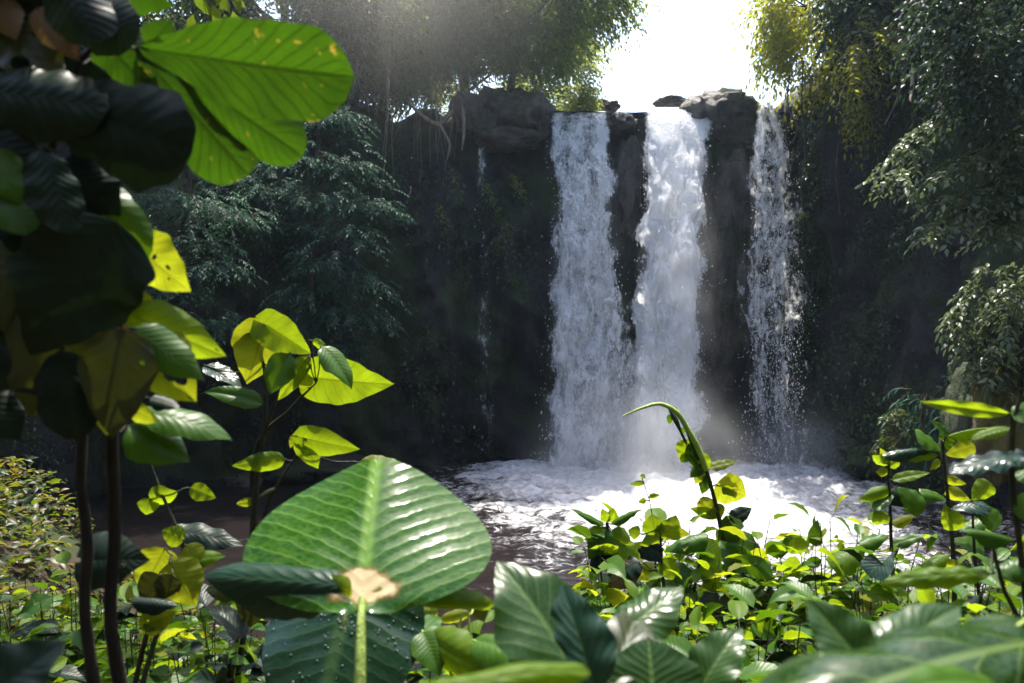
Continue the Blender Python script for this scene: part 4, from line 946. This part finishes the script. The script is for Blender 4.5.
p.stalk([gp(655, 640, 3.2), (655, 560, 3.2), (652, 510, 3.2), (642, 478, 3.2)], [.004, .0035, .002, .001])
for b, t in [((644, 483), (630, 484)), ((649, 497), (660, 495)), ((646, 500), (638, 502)), ((642, 478), (644, 474))]: p.leaf((*b, 3.2), (*t, 3.2), 6, 'lime', 'ovate', 15)
p.done()
p = Plant('shrub', 'bushy plant with yellow lit leaves in a row and big dark toothed leaves beneath', 'shrub', gp(668, 650, 3.0), group=GS)
p.stalk([gp(668, 650, 3.0), (668, 620, 3.), (662, 570, 3.), (660, 525, 3.)], [.010, .008, .006, .004]); p.stalk([gp(675, 650, 3.0), (690, 620, 3.0), (700, 560, 3.), (705, 540, 3.)], [.010, .008, .005, .004])
for b, t, wd, m, tl in [((655, 535), (652, 514), 24, 'lime', 4), ((668, 535), (676, 515), 22, 'lime', 4), ((654, 530), (690, 534), 18, 'yellow', 14), ((640, 534), (628, 530), 14, 'lime', 20), ((662, 536), (640, 545), 16, 'lime', 16), ((708, 535), (664, 552), 24, 'mid', 46), ((660, 545), (640, 558), 26, 'dark', 18), ((650, 545), (652, 560), 26, 'dark', 14),
        ((700, 545), (722, 560), 26, 'lime', 30), ((705, 560), (720, 582), 30, 'lime', 40), ((712, 575), (696, 570), 24, 'lime', 44), ((690, 570), (668, 580), 24, 'mid', 30), ((640, 562), (618, 575), 24, 'dark', 30), ((636, 565), (610, 590), 26, 'brown', 14), ((660, 560), (680, 580), 20, 'lime', 14), ((690, 590), (712, 602), 22, 'lime', 40), ((705, 600), (722, 620), 26, 'lime', 40), ((698, 605), (692, 622), 24, 'lime', 40), ((722, 600), (740, 608), 14, 'mid', 40),
        ((650, 590), (622, 580), 20, 'wet', 60), ((655, 575), (632, 568), 20, 'yellow', 16), ((670, 600), (650, 620), 26, 'mid', 30), ((740, 612), (760, 620), 20, 'lime', 50)]:
    p.leaf((*b, 3.0), (*t, 3.0), wd, m, 'ovate', tl, yaw=float((b[0] * 11 + t[1] * 5) % 40 - 20), hi=wd > 22, quilt=.005)
p.done()
GREEN = {'lime': 4.5, 'mid': 4, 'yellow': 1.6, 'dark': .4}
DARKER = {'mid': 4.5, 'dark': 1., 'lime': 2.6}
shrub('shrub', 'dense dark green shrub low between the arching shoot and the right hand shrubs', gp(790, 650, 3.2), [(770, 560, 3.2), (800, 570, 3.1), (790, 590, 3.0), (750, 590, 3.1), (825, 590, 3.2), (760, 610, 2.9)], .17, DARKER, 71, shape='lance', per=34, group=GS)
shrub('shrub', 'low shrub of small bright leaves in front of the dark water, lower centre', gp(650, 660, 2.6), [(600, 600, 2.7), (640, 610, 2.6), (680, 606, 2.6), (720, 615, 2.6), (620, 630, 2.4), (580, 600, 2.9)], .11, GREEN, 72, per=34, group=GS)
shrub('shrub', 'tangle of small lit leaves under the bushy plant, lower centre right', gp(690, 650, 2.7), [(600, 585, 2.9), (640, 580, 2.8), (690, 585, 2.7), (740, 600, 2.7), (660, 620, 2.5), (610, 615, 2.6), (715, 575, 2.9)], .085, {'lime': 4, 'mid': 4, 'yellow': 2}, 75, per=36, group=GS)
shrub('shrub', 'spreading shrub of broad lit leaves along the shore below the arching shoot', gp(640, 650, 3.2), [(585, 535, 3.2), (625, 538, 3.1), (660, 530, 3.2), (690, 525, 3.1), (745, 535, 3.2), (770, 520, 3.3), (720, 560, 3.0), (600, 570, 3.0)], .125, {'lime': 5, 'mid': 4, 'yellow': 2.5}, 76, per=30, group=GS, shape='heart', lw=.75, droop=.2)
shrub('shrub', 'sunny shrub between the arching shoot and the paddle leaved shrub', gp(830, 650, 3.0), [(800, 530, 3.1), (830, 520, 3.0), (858, 525, 3.0), (815, 560, 2.9), (880, 530, 2.9), (780, 555, 3.1), (920, 540, 2.8)], .12, {'lime': 5, 'mid': 4, 'yellow': 1.5}, 77, per=30, group=GS, lw=.55, droop=.2)
# right shrub
p = Plant('shrub', 'tall thin stemmed shrub with paddle leaves against the dark right cliff', 'shrub', gp(950, 640, 2.5), group=GS)
p.stalk([gp(950, 640, 2.5), (955, 640, 2.5), (953, 550, 2.5), (946, 480, 2.5), (942, 440, 2.5)], [.010, .009, .007, .005, .004]); p.stalk([gp(950, 640, 2.5), (900, 640, 2.6), (892, 560, 2.6), (890, 500, 2.6), (889, 462, 2.6), (896, 444, 2.6), (906, 432, 2.6)], [.009, .008, .006, .005, .004, .003, .0015])
p.stalk([gp(980, 640, 2.4), (985, 640, 2.4), (975, 560, 2.4), (972, 500, 2.4)], [.009, .007, .005, .003])
for b, t, wd, m, tl, y in [((938, 455), (878, 462), 10, 'lime', 40, 2.5), ((936, 452), (882, 456), 16, 'wet', 60, 2.5), ((942, 450), (916, 433), 26, 'mid', 48, 2.5), ((946, 450), (948, 432), 18, 'mid', 50, 2.5), ((945, 455), (975, 446), 18, 'yellow', 14, 2.5), ((950, 440), (930, 420), 14, 'mid', 44, 2.5), ((948, 436), (996, 428), 9, 'lime', 44, 2.4), ((940, 460), (930, 470), 8, 'yellow', 18, 2.5),
        ((889, 464), (872, 455), 14, 'lime', 14, 2.6), ((888, 462), (880, 448), 9, 'yellow', 14, 2.6), ((890, 468), (898, 455), 12, 'lime', 10, 2.6), ((888, 472), (876, 472), 10, 'yellow', 20, 2.6), ((892, 480), (930, 473), 12, 'lime', 26, 2.6), ((890, 490), (857, 500), 14, 'lime', 18, 2.6), ((894, 495), (870, 508), 20, 'mid', 50, 2.6), ((896, 488), (925, 510), 26, 'mid', 36, 2.55), ((890, 505), (906, 492), 22, 'dark', 20, 2.6),
        ((944, 478), (966, 484), 10, 'yellow', 22, 2.5), ((945, 490), (970, 500), 14, 'yellow', 22, 2.5), ((946, 500), (920, 492), 18, 'mid', 40, 2.5), ((944, 505), (958, 530), 22, 'lime', 10, 2.5), ((950, 510), (990, 506), 22, 'wet', 54, 2.4), ((892, 520), (872, 516), 16, 'lime', 22, 2.6), ((892, 525), (915, 515), 12, 'yellow', 26, 2.6), ((890, 535), (860, 545), 16, 'mid', 46, 2.6), ((892, 545), (926, 535), 14, 'mid', 46, 2.6), ((894, 552), (868, 575), 30, 'wet', 38, 2.4), ((866, 550), (830, 565), 30, 'lime', 40, 2.6), ((950, 540), (985, 550), 20, 'mid', 46, 2.5), ((950, 555), (925, 570), 18, 'lime', 28, 2.5), ((955, 530), (1000, 520), 16, 'mid', 44, 2.5), ((972, 500), (990, 482), 20, 'lime', 22, 2.4), ((972, 505), (1000, 525), 24, 'mid', 40, 2.4)]:
    p.leaf((*b, y), (*t, y - .02), wd, m, 'obovate' if wd > 15 else 'ovate', tl, yaw=float((b[0] * 11 + t[1] * 5) % 30 - 15))
p.done()
p = Plant('shrub', 'blurred shrub at the right edge with a dark stem and one broad pale sheened leaf', 'shrub', gp(1020, 640, 1.4), group=GS)
p.stalk([gp(1018, 640, 1.4), (1030, 640, 1.4), (1022, 560, 1.4), (1014, 500, 1.4), (1013, 425, 1.4), (1020, 395, 1.4)], [.008, .007, .0055, .005, .004, .003])
p.stalk([gp(1018, 640, 1.4), (1030, 640, 1.4), (1004, 590, 1.4), (992, 545, 1.4)], [.006, .005, .004, .003])
p.leaf((1034, 456, 1.38), (950, 474, 1.36), 34, 'wet', 'ellip', 62, fold=.1, hi=True); p.leaf((1010, 414, 1.4), (921, 402, 1.42), 15, 'lime', 'lance', 24); p.leaf((1012, 418, 1.4), (1040, 404, 1.38), 26, 'mid', 'ovate', 50); p.leaf((1010, 428, 1.4), (970, 440, 1.4), 14, 'lime', 'lance', 40)
p.leaf((990, 574, 1.3), (884, 582, 1.3), 22, 'lime', 'ellip', 26, hi=True); p.leaf((1014, 500, 1.4), (1040, 520, 1.4), 30, 'mid', 'ovate', 36); p.leaf((1014, 540, 1.4), (960, 530, 1.4), 20, 'mid', 'lance', 56); p.leaf((1000, 575, 1.4), (1040, 560, 1.4), 26, 'mid', 'ovate', 30); p.leaf((1016, 480, 1.4), (1040, 470, 1.4), 20, 'mid', 'ovate', 46)
p.done()
shrub('shrub', 'mixed green shrub under the paddle leaved shrub at the right', gp(920, 660, 2.5), [(850, 590, 2.6), (880, 580, 2.5), (910, 590, 2.4), (940, 580, 2.4), (975, 570, 2.4), (1010, 560, 2.3), (860, 545, 2.8), (1000, 600, 2.1)], .14, GREEN, 73, per=34, shape='obovate', lw=.42, group=GS)
shrub('shrub', 'low leafy plants at the water edge behind the right hand shrubs', gp(880, 620, 4.2), [(835, 580, 4.2), (870, 560, 4.3), (910, 560, 4.2), (950, 550, 4.1), (1000, 540, 4.), (800, 600, 4.)], .16, DARKER, 74, per=34, group=GS)
# undergrowth along the bottom
GU = 'undergrowth along the lower edge'
for k, (lab, px, Y, tops, L, mats, sd) in enumerate([
    ('dark undergrowth behind the beaded wet leaf', 260, 2.3, [(200, 610, 2.3), (230, 640, 2.2), (215, 655, 2.1), (260, 650, 2.0), (290, 625, 2.4), (180, 640, 2.3)], .13, {'mid': 3, 'lime': 1, 'dark': 3}, 81),
    ('bright toothed undergrowth under the yellowing sapling', 170, 2.6, [(150, 610, 2.6), (180, 600, 2.6), (205, 620, 2.5), (170, 640, 2.4), (130, 630, 2.5), (220, 600, 2.7)], .12, {'lime': 3, 'mid': 3, 'yellow': 1}, 82),
    ('shaded undergrowth behind the pair of dark stems', 90, 3.0, [(40, 600, 3.), (70, 570, 3.1), (100, 590, 3.), (125, 610, 2.9), (20, 640, 2.7), (140, 570, 3.2)], .15, DARKER, 83),
    ('ferny lit undergrowth in the lower left against the slope', 40, 3.4, [(10, 570, 3.5), (40, 580, 3.4), (70, 585, 3.4), (0, 610, 3.3), (25, 565, 3.6), (90, 600, 3.4)], .09, {'lime': 3, 'mid': 4, 'yellow': 2}, 84),
    ('green undergrowth between the big glossy leaf and folded dark leaves', 470, 2.2, [(400, 640, 2.2), (440, 625, 2.2), (480, 630, 2.1), (520, 640, 2.0), (560, 650, 2.), (450, 660, 1.9)], .12, {'mid': 4, 'lime': 2, 'dark': 2}, 85),
    ('dark undergrowth behind the blurred ribbed leaf', 780, 2.2, [(740, 630, 2.2), (770, 620, 2.3), (800, 625, 2.2), (830, 610, 2.3), (710, 650, 2.), (850, 640, 2.)], .14, DARKER, 86),
    ('leafy undergrowth at the far bottom right corner', 960, 2.0, [(900, 610, 2.1), (940, 620, 2.), (980, 610, 2.), (1020, 600, 1.9), (1000, 630, 1.8)], .13, DARKER, 87)]):
    shrub('undergrowth', lab, gp(px, 660, Y), tops, L, mats, sd, per=36, group=GU, cat='undergrowth')

# ground cover of small leaves on the banks (nobody could count it)
rng = np.random.default_rng(77); n = 60000
X = np.concatenate([rng.uniform(-8, -2.2, n // 2), rng.uniform(-4, 9, n // 2)]); Y = np.concatenate([rng.uniform(2.2, 9.5, n // 2), rng.uniform(1.4, 8.6, n // 2)])
H = ground_h(X, Y); ok = (H > .12) & (np.abs(X) < .72 * Y + .6); X, Y, H = X[ok], Y[ok], H[ok]
cl = np.array([nz(a * 1.3, b * 1.3, 1, 3) for a, b in zip(X, Y)]); ok = rng.uniform(size=len(X)) < .55 + cl; X, Y, H, cl = X[ok], Y[ok], H[ok], cl[ok]
hz = rng.uniform(0, .32, len(X)) * (.6 + 1.6 * np.clip(cl, -.3, .5)) + .02
pos = np.stack([X, Y, H + hz], 1); ang = rng.uniform(0, 6.283, len(X)); d = np.stack([np.cos(ang), np.sin(ang), rng.normal(size=len(X)) * .35], 1)
left = X < -2.4
for mn, sel in (('cover', left & (rng.uniform(size=len(X)) < .5)), ('fol_mid', None)):
    s_ = sel if sel is not None else ~used
    if sel is not None: used = sel
    mb = MB(); scatter(mb, pos[s_], d[s_], np.array([0, 0, 1.]) + rng.normal(size=(s_.sum(), 3)) * .45, (lsz := rng.uniform(.05, .15, s_.sum())), lsz * rng.uniform(.35, .6, s_.sum()), rng.uniform(-1, 1, s_.sum()), 'ovate', 4, 2, fold=.2, arch=.08)
    tag(mb.build('ground_cover', M[mn]), 'brownish low leaves covering the lit slope at left' if mn == 'cover' else 'small green leaves carpeting the near banks', 'ground cover', kind='stuff')

# hanging aerial roots under the trees on the left
for lab, px0, px1, Y, yb, sd in [('veil of thin grey aerial roots hanging below the olive trees, left of the large boulder', 395, 470, 23.6, 175, 91), ('second veil of thin grey roots farther left over the dark cliff', 300, 390, 22.3, 140, 92)]:
    rg = np.random.default_rng(sd); a0 = P((px0 + px1) / 2, 60, Y); root = thing('aerial_roots', lab, 'roots', a0, 'veils of aerial roots'); mb = MB()
    for i in range(24):
        px = rg.uniform(px0, px1); e = yb + rg.normal() * 25 - 40 * rg.uniform(); Yr = Y + rg.normal() * .3
        tube(mb, [P(px + rg.normal() * 8, 40, Yr), P(px + rg.normal() * 3, (40 + e) / 2, Yr - .1), P(px + rg.normal() * 7, e, Yr - .15)], [.014, .011, .005], 4, 8)
    mb.build('root', M['root'], root)

# ------------------------------------------------------------------ air
def box(name, lo, hi, mat):
    lo, hi = np.array(lo, float), np.array(hi, float)
    V = np.array([[(lo, hi)[i][0], (lo, hi)[j][1], (lo, hi)[k][2]] for i in (0, 1) for j in (0, 1) for k in (0, 1)])
    mb = MB(); mb.add(V, np.array([[0, 1, 3, 2], [4, 6, 7, 5], [0, 4, 5, 1], [2, 3, 7, 6], [0, 2, 6, 4], [1, 5, 7, 3]])); return mb.build(name, mat, smooth=False)
m, nt, _, _ = mat_new('haze'); g = NT(nt); v = nt.nodes.new('ShaderNodeVolumePrincipled')
v.inputs['Color'].default_value = (.66, .84, 1, 1); v.inputs['Density'].default_value = .0006; v.inputs['Anisotropy'].default_value = .72
g.out(None, v.outputs[0]); hz_ = box('haze', (-125, -125, -3.), (125, 125, 34.), m); tag(hz_, 'thin pale haze filling the gorge', 'haze', kind='stuff')

m, nt, _, _ = mat_new('mist'); g = NT(nt); v = nt.nodes.new('ShaderNodeVolumePrincipled'); pp = g.geo_pos(); q = g.xyz(pp)
def sq(a, c, r): return g.m('POWER', g.m('DIVIDE', g.m('SUBTRACT', a, c), r), 2.)
d1 = g.m('SQRT', g.m('ADD', g.m('ADD', sq(q[0], 3.2, 3.6), sq(q[1], 20.3, 3.2)), sq(q[2], 0., 4.0)))
d2 = g.m('SQRT', g.m('ADD', g.m('ADD', sq(q[0], 7.8, 2.4), sq(q[1], 21.4, 2.2)), sq(q[2], 0., 3.2)))
n = g.mr(g.noise(pp, .8, 3, .55), .3, .75)
dn = g.m('ADD', g.m('POWER', g.mr(d1, 0., 1., 1., 0.), 1.6), g.m('MULTIPLY', g.m('POWER', g.mr(d2, 0., 1., 1., 0.), 1.6), .6))
d3 = g.m('SQRT', g.m('ADD', g.m('ADD', sq(q[0], 4.5, 1.35), sq(q[1], 21.7, 1.5)), sq(q[2], 4.8, 5.6)))
d4 = g.m('SQRT', g.m('ADD', g.m('ADD', sq(q[0], 2.1, 1.4), sq(q[1], 21.8, 1.4)), sq(q[2], 4.8, 5.6)))
dn = g.m('ADD', dn, g.m('MULTIPLY', g.m('ADD', g.mr(d3, 0., 1., 1., 0.), g.m('MULTIPLY', g.mr(d4, 0., 1., 1., 0.), .6)), .26))  # tall mist veils added along the central and left falls to brighten them
L_ = g.m('MULTIPLY', g.m('MULTIPLY', dn, n), 1.6); nt.links.new(L_, v.inputs['Density']); v.inputs['Color'].default_value = (.95, .97, 1, 1); v.inputs['Anisotropy'].default_value = .3
g.out(None, v.outputs[0]); ms_ = box('mist', (-.6, 17.6, .02), (10.2, 23.9, 10.5), m); tag(ms_, 'white mist rising where the falls strike the pool, with added veils brightening the falls', 'mist', kind='stuff')

m, nt, _, _ = mat_new('lit mist'); g = NT(nt); v = nt.nodes.new('ShaderNodeVolumePrincipled'); pp = g.geo_pos(); q = g.xyz(pp)
d1 = g.m('SQRT', g.m('ADD', g.m('ADD', sq(q[0], -3.0, 6.5), sq(q[1], 21.6, 4.2)), sq(q[2], 13.2, 6.5)))
nt.links.new(g.m('MULTIPLY', g.m('POWER', g.mr(d1, 0., 1., 1., 0.), 1.3), .085), v.inputs['Density']); v.inputs['Color'].default_value = (1., .96, .88, 1); v.inputs['Anisotropy'].default_value = .5
g.out(None, v.outputs[0]); tag(box('mist', (-9.5, 17.2, 6.5), (3.6, 25.9, 19.8), m), 'sunlit mist drifting under the trees left of the falls', 'mist', kind='stuff')
